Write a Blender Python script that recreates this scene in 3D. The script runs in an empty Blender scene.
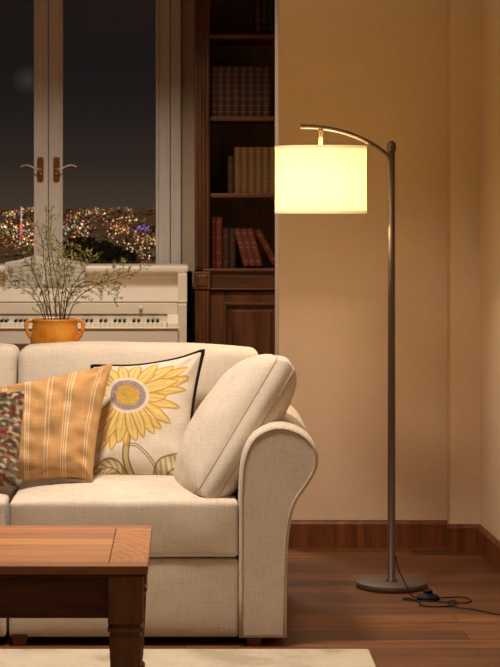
import bpy, bmesh, math, random
import numpy as np
from mathutils import Vector, Matrix, noise
random.seed(7)
PI = math.pi
S = bpy.context.scene
C = S.collection

# ------------------------------------------------------------------ camera
FP = 2090.0; CX = 185.0; CY = 205.0; EYE = 1.30
cam_d = bpy.data.cameras.new('camera'); cam = bpy.data.objects.new('camera', cam_d); C.objects.link(cam)
cam.location = (0, 0, EYE); cam.rotation_euler = (PI/2, 0, 0)
cam_d.sensor_fit = 'HORIZONTAL'; cam_d.sensor_width = 36.0
cam_d.lens = FP*36.0/500.0
cam_d.shift_x = (250-CX)/500.0; cam_d.shift_y = -(333.5-CY)/500.0
cam_d.clip_start = 0.05; cam_d.clip_end = 60000
cam_d.dof.use_dof = True; cam_d.dof.focus_distance = 6.7; cam_d.dof.aperture_fstop = 32
S.camera = cam

# ------------------------------------------------------------------ world, lights, exposure
W = bpy.data.worlds.new('night_sky'); S.world = W; W.use_nodes = True
wn = W.node_tree; wn.nodes.clear()
wo = wn.nodes.new('ShaderNodeOutputWorld'); wb = wn.nodes.new('ShaderNodeBackground')
tc = wn.nodes.new('ShaderNodeTexCoord'); sx = wn.nodes.new('ShaderNodeSeparateXYZ')
wn.links.new(tc.outputs['Generated'], sx.inputs[0])
cr = wn.nodes.new('ShaderNodeValToRGB'); wn.links.new(sx.outputs['Z'], cr.inputs[0])
e = cr.color_ramp.elements
e[0].position = 0.0; e[0].color = (.060, .042, .030, 1)
e[1].position = 0.10; e[1].color = (.0085, .0068, .0068, 1)
k = e.new(0.14); k.color = (.0085, .0068, .0068, 1)
k = e.new(0.40); k.color = (.13, .092, .066, 1)  # added brightness in the unseen upper sky, to light the town ground
k = e.new(0.02); k.color = (.031, .0225, .0185, 1)
k = e.new(0.05); k.color = (.0150, .0120, .0115, 1)
# soft glow added to the sky, stands in for a lamp reflected in the pane
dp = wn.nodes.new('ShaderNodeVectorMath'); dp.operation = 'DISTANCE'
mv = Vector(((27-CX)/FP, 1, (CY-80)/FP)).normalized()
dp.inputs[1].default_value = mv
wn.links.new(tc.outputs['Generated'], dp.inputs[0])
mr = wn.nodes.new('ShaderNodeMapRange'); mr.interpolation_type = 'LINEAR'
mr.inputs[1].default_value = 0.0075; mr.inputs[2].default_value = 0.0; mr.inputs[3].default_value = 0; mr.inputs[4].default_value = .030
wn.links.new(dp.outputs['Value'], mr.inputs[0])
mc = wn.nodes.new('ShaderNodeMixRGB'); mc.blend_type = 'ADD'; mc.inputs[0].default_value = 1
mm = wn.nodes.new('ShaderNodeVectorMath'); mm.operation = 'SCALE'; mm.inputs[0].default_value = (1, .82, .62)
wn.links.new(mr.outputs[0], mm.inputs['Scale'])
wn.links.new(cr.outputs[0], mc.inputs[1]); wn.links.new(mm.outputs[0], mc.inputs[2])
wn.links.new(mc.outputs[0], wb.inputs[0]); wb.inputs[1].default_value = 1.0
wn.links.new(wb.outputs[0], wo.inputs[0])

def area(name, loc, sx_, sy_, power, col, spread=120, target=None):
    l = bpy.data.lights.new(name, 'AREA'); l.shape = 'RECTANGLE'; l.size = sx_; l.size_y = sy_
    l.energy = power; l.color = col; l.spread = math.radians(spread)
    o = bpy.data.objects.new(name, l); C.objects.link(o); o.location = loc
    if target:
        o.rotation_euler = (Vector(target)-Vector(loc)).to_track_quat('-Z', 'Y').to_euler()
    return o
WARM = (1.0, .86, .72)
area('ceiling_light_over_sofa', (-.30, 5.80, 2.76), .40, .35, 39, WARM, 120)
area('ceiling_light_over_piano', (-.45, 9.2, 2.76), .6, .4, 36, WARM, 132)
area('fill_light_near_camera', (-.6, 2.2, 2.76), .8, .8, 10.5, WARM, 140)  # unseen fill light added to lift surfaces facing the camera

S.view_settings.view_transform = 'Standard'; S.view_settings.look = 'None'
S.view_settings.gamma = 1; S.view_settings.use_curve_mapping = False
S.view_settings.exposure = 0.0

# ------------------------------------------------------------------ helpers
def P(px, py, d):
    return Vector(((px-CX)/FP*d, d, EYE-(py-CY)/FP*d))
def lin(c):
    f = lambda x: x/12.92 if x <= .04045 else ((x+.055)/1.055)**2.4
    return tuple(f(x/255.0) for x in c)
def lin_np(a):
    a = a/255.0
    return np.where(a <= .04045, a/12.92, ((a+.055)/1.055)**2.4)

class NT:
    def __init__(s, name):
        s.m = bpy.data.materials.new(name); s.m.use_nodes = True
        s.t = s.m.node_tree; s.t.nodes.clear()
        s.out = s.n('ShaderNodeOutputMaterial'); s.b = s.n('ShaderNodeBsdfPrincipled')
        s.l(s.b.outputs[0], s.out.inputs[0])
    def n(s, t, **k):
        x = s.t.nodes.new(t)
        for a, v in k.items(): setattr(x, a, v)
        return x
    def l(s, a, b): s.t.links.new(a, b)
    def coord(s, scale=(1,1,1), kind='Object', rot=(0,0,0)):
        t = s.n('ShaderNodeTexCoord'); m = s.n('ShaderNodeMapping')
        m.inputs['Scale'].default_value = scale; m.inputs['Rotation'].default_value = rot
        s.l(t.outputs[kind], m.inputs[0]); return m.outputs[0]
    def noise(s, vec, scale, detail=3, rough=.5):
        x = s.n('ShaderNodeTexNoise'); x.inputs['Scale'].default_value = scale
        x.inputs['Detail'].default_value = detail; x.inputs['Roughness'].default_value = rough
        s.l(vec, x.inputs['Vector']); return x.outputs['Fac']
    def ramp(s, fac, stops):
        r = s.n('ShaderNodeValToRGB'); s.l(fac, r.inputs[0]); e = r.color_ramp.elements
        e[0].position, e[1].position = stops[0][0], stops[-1][0]
        e[0].color = (*stops[0][1], 1); e[1].color = (*stops[-1][1], 1)
        for p, c in stops[1:-1]:
            q = e.new(p); q.color = (*c, 1)
        return r.outputs[0]
    def mix(s, fac, a, b, mode='MIX'):
        x = s.n('ShaderNodeMixRGB'); x.blend_type = mode
        for i, v in ((0, fac), (1, a), (2, b)):
            if hasattr(v, 'links'): s.l(v, x.inputs[i])
            elif i == 0: x.inputs[0].default_value = v
            else: x.inputs[i].default_value = (*v, 1)
        return x.outputs[0]
    def math(s, op, a, b=None):
        x = s.n('ShaderNodeMath'); x.operation = op
        for i, v in ((0, a), (1, b)):
            if v is None: continue
            if hasattr(v, 'links'): s.l(v, x.inputs[i])
            else: x.inputs[i].default_value = v
        return x.outputs[0]
    def bump(s, h, strength, dist=.002):
        x = s.n('ShaderNodeBump'); x.inputs['Strength'].default_value = strength
        x.inputs['Distance'].default_value = dist
        s.l(h, x.inputs['Height']); s.l(x.outputs[0], s.b.inputs['Normal'])
    def set(s, col=None, rough=None, metal=None, spec=None, sheen=None):
        if col is not None:
            if hasattr(col, 'links'): s.l(col, s.b.inputs['Base Color'])
            else: s.b.inputs['Base Color'].default_value = (*col, 1)
        if rough is not None: s.b.inputs['Roughness'].default_value = rough
        if metal is not None: s.b.inputs['Metallic'].default_value = metal
        if spec is not None: s.b.inputs['Specular IOR Level'].default_value = spec
        if sheen is not None: s.b.inputs['Sheen Weight'].default_value = sheen
        return s.m

def plain(name, c, rough=.5, metal=0, spec=.5, var=.12, scale=20):
    t = NT(name); v = t.coord(); f = t.noise(v, scale)
    a = lin(c); b = tuple(x*(1-var) for x in a); d = tuple(min(1, x*(1+var)) for x in a)
    return t.set(t.ramp(f, [(.3, b), (.7, d)]), rough, metal, spec)

def weave(t, v, base, amp=.10, s=520):
    """linen: irregular threads both ways"""
    m1 = t.n('ShaderNodeMapping'); m1.inputs['Scale'].default_value = (24, 24, 620); t.l(v, m1.inputs[0])
    m2 = t.n('ShaderNodeMapping'); m2.inputs['Scale'].default_value = (620, 24, 24); t.l(v, m2.inputs[0])
    n1 = t.noise(m1.outputs[0], 1, 2, .6); n2 = t.noise(m2.outputs[0], 1, 2, .6)
    s_ = t.math('ADD', n1, n2)
    n3 = t.noise(v, 7, 3)
    f = t.math('ADD', t.math('MULTIPLY', s_, .5), t.math('MULTIPLY', t.math('SUBTRACT', n3, .5), .25))
    g = t.ramp(f, [(.33, (1-amp*2.2,)*3), (.5, (1,)*3), (.66, (1+amp,)*3)])
    t.bump(s_, .35, .0012)
    return t.mix(1.0, base, g, 'MULTIPLY')

def linen(name, c, amp=.10):
    t = NT(name); v = t.coord()
    return t.set(weave(t, v, lin(c), amp), .95, 0, .15, .15)

def painted_fabric(name, amp=.07):
    t = NT(name); v = t.coord(); a = t.n('ShaderNodeAttribute'); a.attribute_name = 'Col'
    return t.set(weave(t, v, a.outputs['Color'], amp), .95, 0, .12, .1)

def wood(name, dark, light, axis='x', scale=1.0, rough=.4, spec=.4, streak=14):
    t = NT(name)
    sc = {'x': (.9, streak, streak), 'y': (streak, .9, streak), 'z': (streak, streak, .9)}[axis]
    v = t.coord(tuple(k*scale for k in sc))
    f = t.noise(v, 2.2, 5, .62)
    g = t.noise(t.coord(tuple(k*scale*5 for k in sc)), 3, 3, .6)
    h = t.math('ADD', t.math('MULTIPLY', f, .75), t.math('MULTIPLY', g, .25))
    t.bump(g, .15, .001)
    mid = tuple((a+b)/2 for a, b in zip(lin(dark), lin(light)))
    return t.set(t.ramp(h, [(.34, lin(dark)), (.5, mid), (.66, lin(light))]), rough, 0, spec)

def metal(name, c, rough=.35, m=1.0):
    t = NT(name); v = t.coord(); f = t.noise(v, 60)
    a = lin(c); return t.set(t.ramp(f, [(.3, tuple(x*.9 for x in a)), (.7, a)]), rough, m)

def emit_mat(name, c, strength, sampling=True):
    t = NT(name); t.set((0, 0, 0), 1)
    t.b.inputs['Emission Color'].default_value = (*c, 1); t.b.inputs['Emission Strength'].default_value = strength
    if not sampling: t.m.cycles.emission_sampling = 'NONE'
    return t.m

def link(name, me, mat=None, parent=None, smooth=None):
    o = bpy.data.objects.new(name, me); C.objects.link(o)
    if mat is not None:
        for m in (mat if isinstance(mat, (list, tuple)) else [mat]): me.materials.append(m)
    if parent: o.parent = parent
    if smooth is not None:
        me.polygons.foreach_set('use_smooth', [smooth]*len(me.polygons))
    return o
def obj(name, bm, mat, parent=None, smooth=False, auto=False):
    me = bpy.data.meshes.new(name)
    if auto:
        for f in bm.faces: f.smooth = True
        for ed in bm.edges:
            if len(ed.link_faces) == 2 and ed.calc_face_angle(0) > math.radians(38): ed.smooth = False
    bm.to_mesh(me); bm.free()
    o = link(name, me, mat, parent, None if auto else smooth)
    if parent: o.matrix_parent_inverse = parent.matrix_world.inverted() if False else o.matrix_parent_inverse
    return o
def thing(name, label, cat, loc=(0, 0, 0), group=None):
    o = bpy.data.objects.new(name, None); C.objects.link(o); o.location = loc
    o.empty_display_size = .05
    return tag(o, label, cat, group)
def tag(o, label, cat, group=None, kind=None):
    o['label'] = label; o['category'] = cat
    if group: o['group'] = group
    if kind: o['kind'] = kind
    return o
def struct(name, bm, mat, parent=None, **k):
    o = obj(name, bm, mat, parent, **k)
    if not parent: o['kind'] = 'structure'
    return o
def BM(): return bmesh.new()
def box(bm, lo, hi, bev=0, seg=2, mi=0):
    lo = Vector(lo); hi = Vector(hi)
    r = bmesh.ops.create_cube(bm, size=1)
    vs = r['verts']
    for v in vs:
        v.co = Vector((lo[i] if v.co[i] < 0 else hi[i] for i in range(3)))
    fs = set(f for v in vs for f in v.link_faces)
    for f in fs: f.material_index = mi
    if bev > 0:
        es = list(set(ed for v in vs for ed in v.link_edges))
        r = bmesh.ops.bevel(bm, geom=es, offset=bev, segments=seg, affect='EDGES', profile=.5)
        for f in r['faces']: f.material_index = mi
    return bm
def smoothpath(pts, n=6):
    pts = [Vector(p) for p in pts]
    if len(pts) < 3: return pts
    out = []
    q = [pts[0]*2-pts[1]]+pts+[pts[-1]*2-pts[-2]]
    for i in range(1, len(q)-2):
        a, b, c, d = q[i-1:i+3]
        for k in range(n):
            t = k/n
            out.append(.5*((2*b)+(c-a)*t+(2*a-5*b+4*c-d)*t*t+(3*b-a-3*c+d)*t**3))
    out.append(pts[-1]); return out
def tube(bm, pts, r, seg=8, closed=False, caps=True):
    pts = [Vector(p) for p in pts]; n = len(pts)
    rs = r if isinstance(r, (list, tuple)) else [r]*n
    rings = []; prev = None
    for i, p in enumerate(pts):
        if closed: d = pts[(i+1) % n]-pts[i-1]
        else: d = pts[min(i+1, n-1)]-pts[max(i-1, 0)]
        if d.length < 1e-9: d = Vector((0, 0, 1))
        d.normalize()
        if prev is None:
            a = d.orthogonal().normalized()
        else:
            a = prev-d*prev.dot(d)
            a = a.normalized() if a.length > 1e-6 else d.orthogonal().normalized()
        prev = a; b = d.cross(a)
        rings.append([bm.verts.new(p+(a*math.cos(2*PI*k/seg)+b*math.sin(2*PI*k/seg))*rs[i]) for k in range(seg)])
    m = n if closed else n-1
    for i in range(m):
        A, B = rings[i], rings[(i+1) % n]
        for k in range(seg):
            bm.faces.new((A[k], A[(k+1) % seg], B[(k+1) % seg], B[k]))
    if caps and not closed:
        bm.faces.new(rings[0][::-1]); bm.faces.new(rings[-1])
    return bm
def lathe(bm, prof, c=(0, 0, 0), seg=48, cap=True):
    c = Vector(c); rings = []
    for r, z in prof:
        rings.append([bm.verts.new(c+Vector((r*math.cos(2*PI*k/seg), r*math.sin(2*PI*k/seg), z))) for k in range(seg)])
    for A, B in zip(rings, rings[1:]):
        for k in range(seg): bm.faces.new((A[k], A[(k+1) % seg], B[(k+1) % seg], B[k]))
    if cap:
        if prof[0][0] > 1e-5: bm.faces.new(rings[0][::-1])
        if prof[-1][0] > 1e-5: bm.faces.new(rings[-1])
    return bm
def sqlathe(bm, prof, c, bev=.12, mi=0):
    """square-section turned post: prof = (half width, z)"""
    c = Vector(c); rings = []
    for h, z in prof:
        b = h*bev
        pts = [(h-b, -h), (h, -h+b), (h, h-b), (h-b, h), (-h+b, h), (-h, h-b), (-h, -h+b), (-h+b, -h)]
        rings.append([bm.verts.new(c+Vector((x, y, z))) for x, y in pts])
    for A, B in zip(rings, rings[1:]):
        for k in range(8): bm.faces.new((A[k], A[(k+1) % 8], B[(k+1) % 8], B[k]))
    bm.faces.new(rings[0][::-1]); bm.faces.new(rings[-1])
    return bm
def soft_box(bm, lo, hi, r, n=14, fn=None):
    """box with rounded edges, dense enough for fn(co, u) to shape; u in -1..1 on each axis"""
    lo = Vector(lo); hi = Vector(hi)
    ax = []
    for i in range(3):
        a = [lo[i]+r*(1-math.cos(k/4*PI/2)) for k in range(4)]
        inner = [lo[i]+r+(hi[i]-lo[i]-2*r)*k/n for k in range(n+1)]
        b = [hi[i]-r*(1-math.cos(k/4*PI/2)) for k in range(3, -1, -1)]
        ax.append(a+inner+b)
    cen = (lo+hi)/2; half = (hi-lo)/2
    cache = {}
    def V(i, j, k):
        key = (i, j, k)
        if key in cache: return cache[key]
        p = Vector((ax[0][i], ax[1][j], ax[2][k]))
        q = Vector([min(max(p[t], lo[t]+r), hi[t]-r) for t in range(3)])
        d = p-q
        if d.length > 1e-9: p = q+d.normalized()*r
        u = Vector([(p[t]-cen[t])/half[t] for t in range(3)])
        if fn: p = fn(p, u)
        v = bm.verts.new(p); cache[key] = v; return v
    N = [len(a)-1 for a in ax]
    def quad(a, b, c, d):
        bm.faces.new((a, b, c, d))
    for i in range(N[0]):
        for j in range(N[1]):
            quad(V(i, j, 0), V(i, j+1, 0), V(i+1, j+1, 0), V(i+1, j, 0))
            quad(V(i, j, N[2]), V(i+1, j, N[2]), V(i+1, j+1, N[2]), V(i, j+1, N[2]))
    for i in range(N[0]):
        for k in range(N[2]):
            quad(V(i, 0, k), V(i+1, 0, k), V(i+1, 0, k+1), V(i, 0, k+1))
            quad(V(i, N[1], k), V(i, N[1], k+1), V(i+1, N[1], k+1), V(i+1, N[1], k))
    for j in range(N[1]):
        for k in range(N[2]):
            quad(V(0, j, k), V(0, j, k+1), V(0, j+1, k+1), V(0, j+1, k))
            quad(V(N[0], j, k), V(N[0], j+1, k), V(N[0], j+1, k+1), V(N[0], j, k+1))
    return bm
def nz(p, s, seed=0):
    return noise.noise(Vector((p[0]*s+seed*13.1, p[1]*s+seed*7.7, p[2]*s-seed*3.3)))

# ------------------------------------------------------------------ materials
def wall_mat(name, c):
    t = NT(name); v = t.coord()
    f = t.math('ADD', t.math('MULTIPLY', t.noise(v, 1.6, 5, .6), .7), t.math('MULTIPLY', t.noise(v, 35, 3, .6), .3))
    a = lin(c); t.bump(t.noise(v, 60, 4, .6), .10, .002)
    return t.set(t.ramp(f, [(.35, tuple(x*.93 for x in a)), (.65, tuple(x*1.04 for x in a))]), .85, 0, .2)
M_wall = wall_mat('wall_plaster', (225, 197, 170))
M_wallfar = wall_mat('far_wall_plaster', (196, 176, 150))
M_ceil = wall_mat('ceiling_plaster', (225, 210, 190))
M_winpaint = wood('cream_window_paint', (210, 200, 188), (226, 216, 204), 'z', 1, .45, .4)
M_piano = plain('white_piano_lacquer', (236, 222, 200), .35, 0, .5, .03, 6)
M_pianokey = plain('ivory_key', (240, 230, 208), .3, 0, .5, .02, 6)
M_ebony = plain('black_key', (22, 16, 12), .3, 0, .5, .1)
M_black = plain('dark_back_board', (26, 18, 13), .7, 0, .3, .2)
M_linen = linen('sofa_linen', (206, 191, 173), .10)
M_linen2 = linen('cushion_linen', (212, 198, 180), .085)
M_pipe = linen('linen_piping', (184, 167, 144), .06)
M_blackpipe = plain('black_piping', (26, 20, 18), .9, 0, .2)
M_book_wood = wood('bookcase_walnut', (64, 36, 19), (120, 72, 40), 'z', 1, .45, .4, 10)
M_book_wood_h = wood('bookcase_walnut_rail', (64, 36, 19), (120, 72, 40), 'x', 1, .45, .4, 10)
M_book_back = wood('bookcase_back_panel', (92, 68, 38), (122, 92, 54), 'z', 1, .6, .3, 10)
M_base = wood('baseboard_wood', (76, 38, 18), (136, 78, 42), 'z', 1, .42, .35, 9)
M_lampmetal = metal('brushed_lamp_metal', (86, 67, 54), .45, .5)
M_lampbase = metal('lamp_base_metal', (92, 76, 64), .55, .3)
M_bronze = metal('bronze_handle', (150, 96, 52), .4, .8)
M_lever = metal('pale_lever_metal', (206, 176, 146), .4, .6)
M_rubber = plain('black_rubber', (11, 10, 10), .6, 0, .2)

def floor_mat():
    t = NT('plank_floor'); v = t.coord()
    br = t.n('ShaderNodeTexBrick'); t.l(v, br.inputs['Vector'])
    br.offset = .37; br.offset_frequency = 2; br.squash = 1
    br.inputs['Scale'].default_value = 1; br.inputs['Brick Width'].default_value = 1.35
    br.inputs['Row Height'].default_value = .125; br.inputs['Mortar Size'].default_value = .0018
    br.inputs['Mortar Smooth'].default_value = .4; br.inputs['Bias'].default_value = 0
    br.inputs['Color1'].default_value = (0, 0, 0, 1); br.inputs['Color2'].default_value = (1, 1, 1, 1)
    br.inputs['Mortar'].default_value = (.5, .5, .5, 1)
    g = t.noise(t.coord((1.1, 26, 1)), 2, 5, .62)
    g2 = t.noise(t.coord((.35, 9, 1)), 2, 2, .5)
    h = t.math('ADD', t.math('MULTIPLY', g, .55), t.math('MULTIPLY', g2, .25))
    h = t.math('ADD', h, t.math('MULTIPLY', br.outputs['Color'], .20))
    col = t.ramp(h, [(.30, lin((58, 33, 18))), (.5, lin((96, 59, 34))), (.70, lin((138, 91, 54)))])
    col = t.mix(br.outputs['Fac'], col, lin((58, 30, 17)))
    t.bump(t.math('SUBTRACT', 1.0, br.outputs['Fac']), .4, .002)
    return t.set(col, .46, 0, .28)
M_floor = floor_mat()

# ------------------------------------------------------------------ room shell
RX = 1.108; YW = 11.10
struct('floor', box(BM(), (-3.2, -1.2, -.06), (1.9, YW+.15, 0)), M_floor)
struct('ceiling', box(BM(), (-3.2, -1.2, 2.8), (1.9, YW+.15, 2.9)), M_ceil)
struct('wall_front', box(BM(), (-3.2, -1.3, 0), (1.9, -1.2, 2.8)), M_wall)
struct('wall_left', box(BM(), (-3.3, -1.2, 0), (-3.2, YW+.15, 2.8)), M_wall)
# right wall turns out very slightly towards the viewer
def slab(pts, z0, z1):
    bm = BM(); lo = [bm.verts.new((x, y, z0)) for x, y in pts]; hi = [bm.verts.new((x, y, z1)) for x, y in pts]
    n = len(pts)
    for i in range(n): bm.faces.new((lo[i], lo[(i+1) % n], hi[(i+1) % n], hi[i]))
    bm.faces.new(lo[::-1]); bm.faces.new(hi); bmesh.ops.recalc_face_normals(bm, faces=bm.faces); return bm
YC = 7.85
slope = .0375
xr = lambda y: RX+(YC-y)*slope
struct('wall_right', slab([(xr(YC), YC), (xr(-1.2), -1.2), (xr(-1.2)+.12, -1.2), (RX+.12, YW), (RX, YW)], 0, 2.8), M_wall)
WX = 94/FP*7.95
pt = struct('wall_partition', slab([(WX, 7.95), (RX, 7.95), (RX, 8.30), (WX, 8.30)], 0, 2.8), M_wall)
px0 = (447-CX)/FP*7.95
struct('wall_pilaster', slab([(px0, YC), (RX+.01, YC), (RX+.01, 7.95), (px0, 7.95)], 0, 2.8), M_wall)
def bboard(name, p0, p1, th=.014):
    """p0->p1 along the wall; board stands to the left of the direction (towards the room)"""
    p0 = Vector((*p0, 0)); p1 = Vector((*p1, 0)); d = (p1-p0).normalized(); n = Vector((-d.y, d.x, 0))*-1
    prof = [(0, 0), (th, 0), (th, .088), (th*.65, .097), (th*.3, .102), (0, .102)]
    bm = BM(); A = [bm.verts.new(p0+n*a+Vector((0, 0, z))) for a, z in prof]; B = [bm.verts.new(p1+n*a+Vector((0, 0, z))) for a, z in prof]
    for i in range(len(prof)): j = (i+1) % len(prof); bm.faces.new((A[i], A[j], B[j], B[i]))
    bm.faces.new(A[::-1]); bm.faces.new(B); bmesh.ops.recalc_face_normals(bm, faces=bm.faces)
    return struct(name, bm, M_base)
bboard('baseboard_back', (WX, 7.95), (px0, 7.95))
bboard('baseboard_corner', (px0-.014, YC), (RX, YC))
bboard('baseboard_right', (RX, YC), (xr(-1.2), -1.2))

# back wall with window opening
wz0, wz1 = .72, 2.66
fL = (-74-CX-10)/FP*YW; fR = (181-CX)/FP*YW; fL = -2*(185-48.5)/FP*YW - fR
wx0, wx1 = fL, fR
bm = BM()
box(bm, (-3.2, YW, 0), (wx0, YW+.15, 2.8)); box(bm, (wx1, YW, 0), (RX+.1, YW+.15, 2.8))
box(bm, (wx0, YW, 0), (wx1, YW+.15, wz0)); box(bm, (wx0, YW, wz1), (wx1, YW+.15, 2.8))
struct('wall_back', bm, M_wallfar)
win = bpy.data.objects.new('window_1', None); C.objects.link(win); win['kind'] = 'structure'
def ring(x0, x1, y0, y1, z0, z1, w, wb=None, bev=.004):
    wb = wb or w; bm = BM()
    box(bm, (x0, y0, z0), (x0+w, y1, z1), bev); box(bm, (x1-w, y0, z0), (x1, y1, z1), bev)
    box(bm, (x0+w-.001, y0, z0), (x1-w+.001, y1, z0+wb), bev); box(bm, (x0+w-.001, y0, z1-w), (x1-w+.001, y1, z1), bev)
    return bm
fw = (181-170.7)/FP*YW
obj('window_frame', ring(wx0, wx1, YW-.03, YW+.12, wz0, wz1, fw), M_winpaint, win)
xm = (48.5-CX)/FP*YW
M_glass = NT('window_glass')
tr = M_glass.n('ShaderNodeBsdfTransparent'); tr.inputs[0].default_value = (.93, .93, .92, 1)
gl = M_glass.n('ShaderNodeBsdfGlossy'); gl.inputs['Roughness'].default_value = .03
mx = M_glass.n('ShaderNodeMixShader'); fr = M_glass.n('ShaderNodeFresnel'); fr.inputs[0].default_value = 1.3
M_glass.l(fr.outputs[0], mx.inputs[0]); M_glass.l(tr.outputs[0], mx.inputs[1]); M_glass.l(gl.outputs[0], mx.inputs[2])
M_glass.l(mx.outputs[0], M_glass.out.inputs[0]); M_glass = M_glass.m
for sx0, sx1, side in ((wx0+fw+.004, xm-.0015, -1), (xm+.0015, wx1-fw-.004, 1)):
    sw = (63-48.5)/FP*YW
    obj('sash_rebate', ring(sx0-.006, sx1+.006, YW+.035, YW+.055, wz0+fw-.006, wz1-fw+.006, sw*.6, .08), M_winpaint, win)
    sash = obj('sash', ring(sx0, sx1, YW-.015, YW+.045, wz0+fw, wz1-fw, sw*.93, .10), M_winpaint, win)
    # raised inner bead
    obj('glazing_bead', ring(sx0+sw*.78, sx1-sw*.78, YW-.024, YW+.02, wz0+fw+.085, wz1-fw-sw*.72, sw*.19, None, .003), M_winpaint, sash)
    obj('pane', box(BM(), (sx0+sw*.8, YW+.022, wz0+fw+.07), (sx1-sw*.8, YW+.027, wz1-fw-.06)), M_glass, sash)
    # handle
    hx = (40.5 if side < 0 else 56.5); c = P(hx, 169.5, YW-.019); 
    bm = BM(); hw = 3.1/FP*YW; hh = 12.3/FP*YW; ch = .008
    pts = [(-hw, -hh+ch), (-hw+ch, -hh), (hw-ch, -hh), (hw, -hh+ch), (hw, hh-ch), (hw-ch, hh), (-hw+ch, hh), (-hw, hh-ch)]
    f0 = [bm.verts.new((c.x+x, c.y-.004, c.z+z)) for x, z in pts]; f1 = [bm.verts.new((c.x+x, c.y+.006, c.z+z)) for x, z in pts]
    bm.faces.new(f0); bm.faces.new(f1[::-1])
    for i in range(8): bm.faces.new((f0[i], f1[i], f1[(i+1) % 8], f0[(i+1) % 8]))
    bmesh.ops.recalc_face_normals(bm, faces=bm.faces)
    pl = obj('handle_plate', bm, M_bronze, win)
    bm = BM()
    q = lambda x, y, dy: P(hx+side*x, y, YW-.02-dy)
    path = smoothpath([q(0, 169.5, 0), q(0, 169.3, .03), q(2, 169.3, .045), q(6, 168.4, .045), q(11, 165.8, .042), q(15.5, 165.3, .04), q(20.5, 166.8, .04)], 6)
    n = len(path); tube(bm, path, [.0065-.003*max(0, i/n-.25) for i in range(n)], 10)
    lathe(bm, [(.010, -.01), (.010, .01)], P(hx, 173, YW-.02), 12)
    obj('lever_handle', bm, M_lever, pl, smooth=True)
# interior sill
obj('window_sill', box(BM(), (wx0-.04, YW-.07, wz0-.03), (wx1+.04, YW+.02, wz0), .006), M_winpaint, win)

# ------------------------------------------------------------------ town outside
GZ = -60.0
M_town = plain('town_ground', (196, 168, 140), .95, 0, .05, .3, .01)
struct('ground', box(BM(), (-9000, 300, GZ-1), (9000, 42000, GZ)), M_town)
def attr_emit(name, strength):
    t = NT(name); t.set((0, 0, 0), 1); a = t.n('ShaderNodeAttribute'); a.attribute_name = 'Col'
    t.l(a.outputs['Color'], t.b.inputs['Emission Color']); t.b.inputs['Emission Strength'].default_value = strength
    t.m.cycles.emission_sampling = 'NONE'; return t.m
pal = [((1, .58, .22), 44), ((1, .42, .13), 30), ((1, .74, .38), 16), ((1, .16, .07), 10), ((.6, 1, .55), 3), ((.60, .70, 1), 2), ((1, .35, .40), 3)]
palw = [w for _, w in pal]
rng = random.Random(11)
ico = BM(); bmesh.ops.create_icosphere(ico, subdivisions=1, radius=1)
iv = [v.co.copy() for v in ico.verts]; ifa = [[v.index for v in f.verts] for f in ico.faces]; ico.free()
def light_cloud(name, pts, strength, parent=None):
    V = []; F = []; K = []
    for p, r, c in pts:
        b = len(V); V += [Vector(p)+v*r for v in iv]; F += [[i+b for i in f] for f in ifa]; K += [c]*len(iv)
    me = bpy.data.meshes.new(name); me.from_pydata(V, [], F)
    a = me.color_attributes.new('Col', 'FLOAT_COLOR', 'POINT')
    a.data.foreach_set('color', np.array([[*c, 1] for c in K], dtype=np.float32).ravel())
    return link(name, me, attr_emit(name+'_glow', strength), parent)
pts = []
def townpos(py, px):
    D = -(GZ-EYE)*FP/max(py-CY, 1.2); return D
for i in range(9500):
    py = CY+3+ (rng.random()**1.25)*56; px = rng.uniform(-170, 290)
    cl = noise.noise(Vector((px*.045, py*.11, 3.0)))
    if rng.random() > .30+cl*1.9-.15*(py > 254): continue
    D = townpos(py, px); h = rng.uniform(3, 22)
    r_px = rng.choice([.28, .36, .45, .55])*(1+.25*(py > 232))
    if rng.random() < .03: r_px *= 2.0
    c = rng.choices(pal, palw)[0][0]; br = 4.6*rng.choice([.04, .06, .1, .18, .3, .75])*(.45+1.6*max(0, cl))*(1.0 if py > 214 else .6)
    pts.append((((px-CX)/FP*D, D, GZ+h), r_px/FP*D, tuple(k*br for k in c)))
# bright districts
for cx_, cy_, n_, s_, col in ((10, 233, 50, 10, (1, .85, .5)), (72, 232, 46, 9, (.85, 1, .66)), (24, 236, 34, 5, (1, .72, .75)), (120, 229, 26, 8, (1, .12, .08)),
                              (150, 244, 34, 10, (1, .40, .20)), (105, 222, 30, 14, (1, .6, .3)), (125, 256, 16, 7, (1, .7, .4)), (20, 247, 46, 12, (1, .5, .14)), (148, 259, 16, 6, (1, .82, .5)),
                              (95, 213, 24, 14, (1, .5, .25)), (135, 240, 34, 14, (1, .62, .4)), (15, 222, 26, 14, (1, .55, .2)), (4, 248, 12, 4, (1, .12, .08))):
    for k in range(n_):
        px = rng.gauss(cx_, s_); py = max(210, rng.gauss(cy_, s_*.32)); D = townpos(py, px)
        br = 2.6*rng.choice([.12, .3, .9]); pts.append((((px-CX)/FP*D, D, GZ+rng.uniform(2, 12)), rng.uniform(.25, .5)/FP*D, tuple(k*br for k in col)))
tag(light_cloud('town_lights', pts, 1.15), 'countless small coloured lights of the town at night beyond the window', 'lights', kind='stuff')
bm = BM()
for i in range(1100):
    py = CY+6+rng.random()*52; px = rng.uniform(-170, 290); D = townpos(py, px); x = (px-CX)/FP*D
    w = rng.uniform(1.2, 4.5)/FP*D; h = rng.uniform(.8, 3.2)/FP*D*.9
    box(bm, (x-w/2, D, GZ), (x+w/2, D+w, GZ+h))
tag(obj('town_buildings', bm, plain('town_building', (150, 126, 104), .95, 0, .05, .35, .01)), 'dark low buildings of the night town spread out below the window', 'buildings', kind='stuff')
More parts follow.
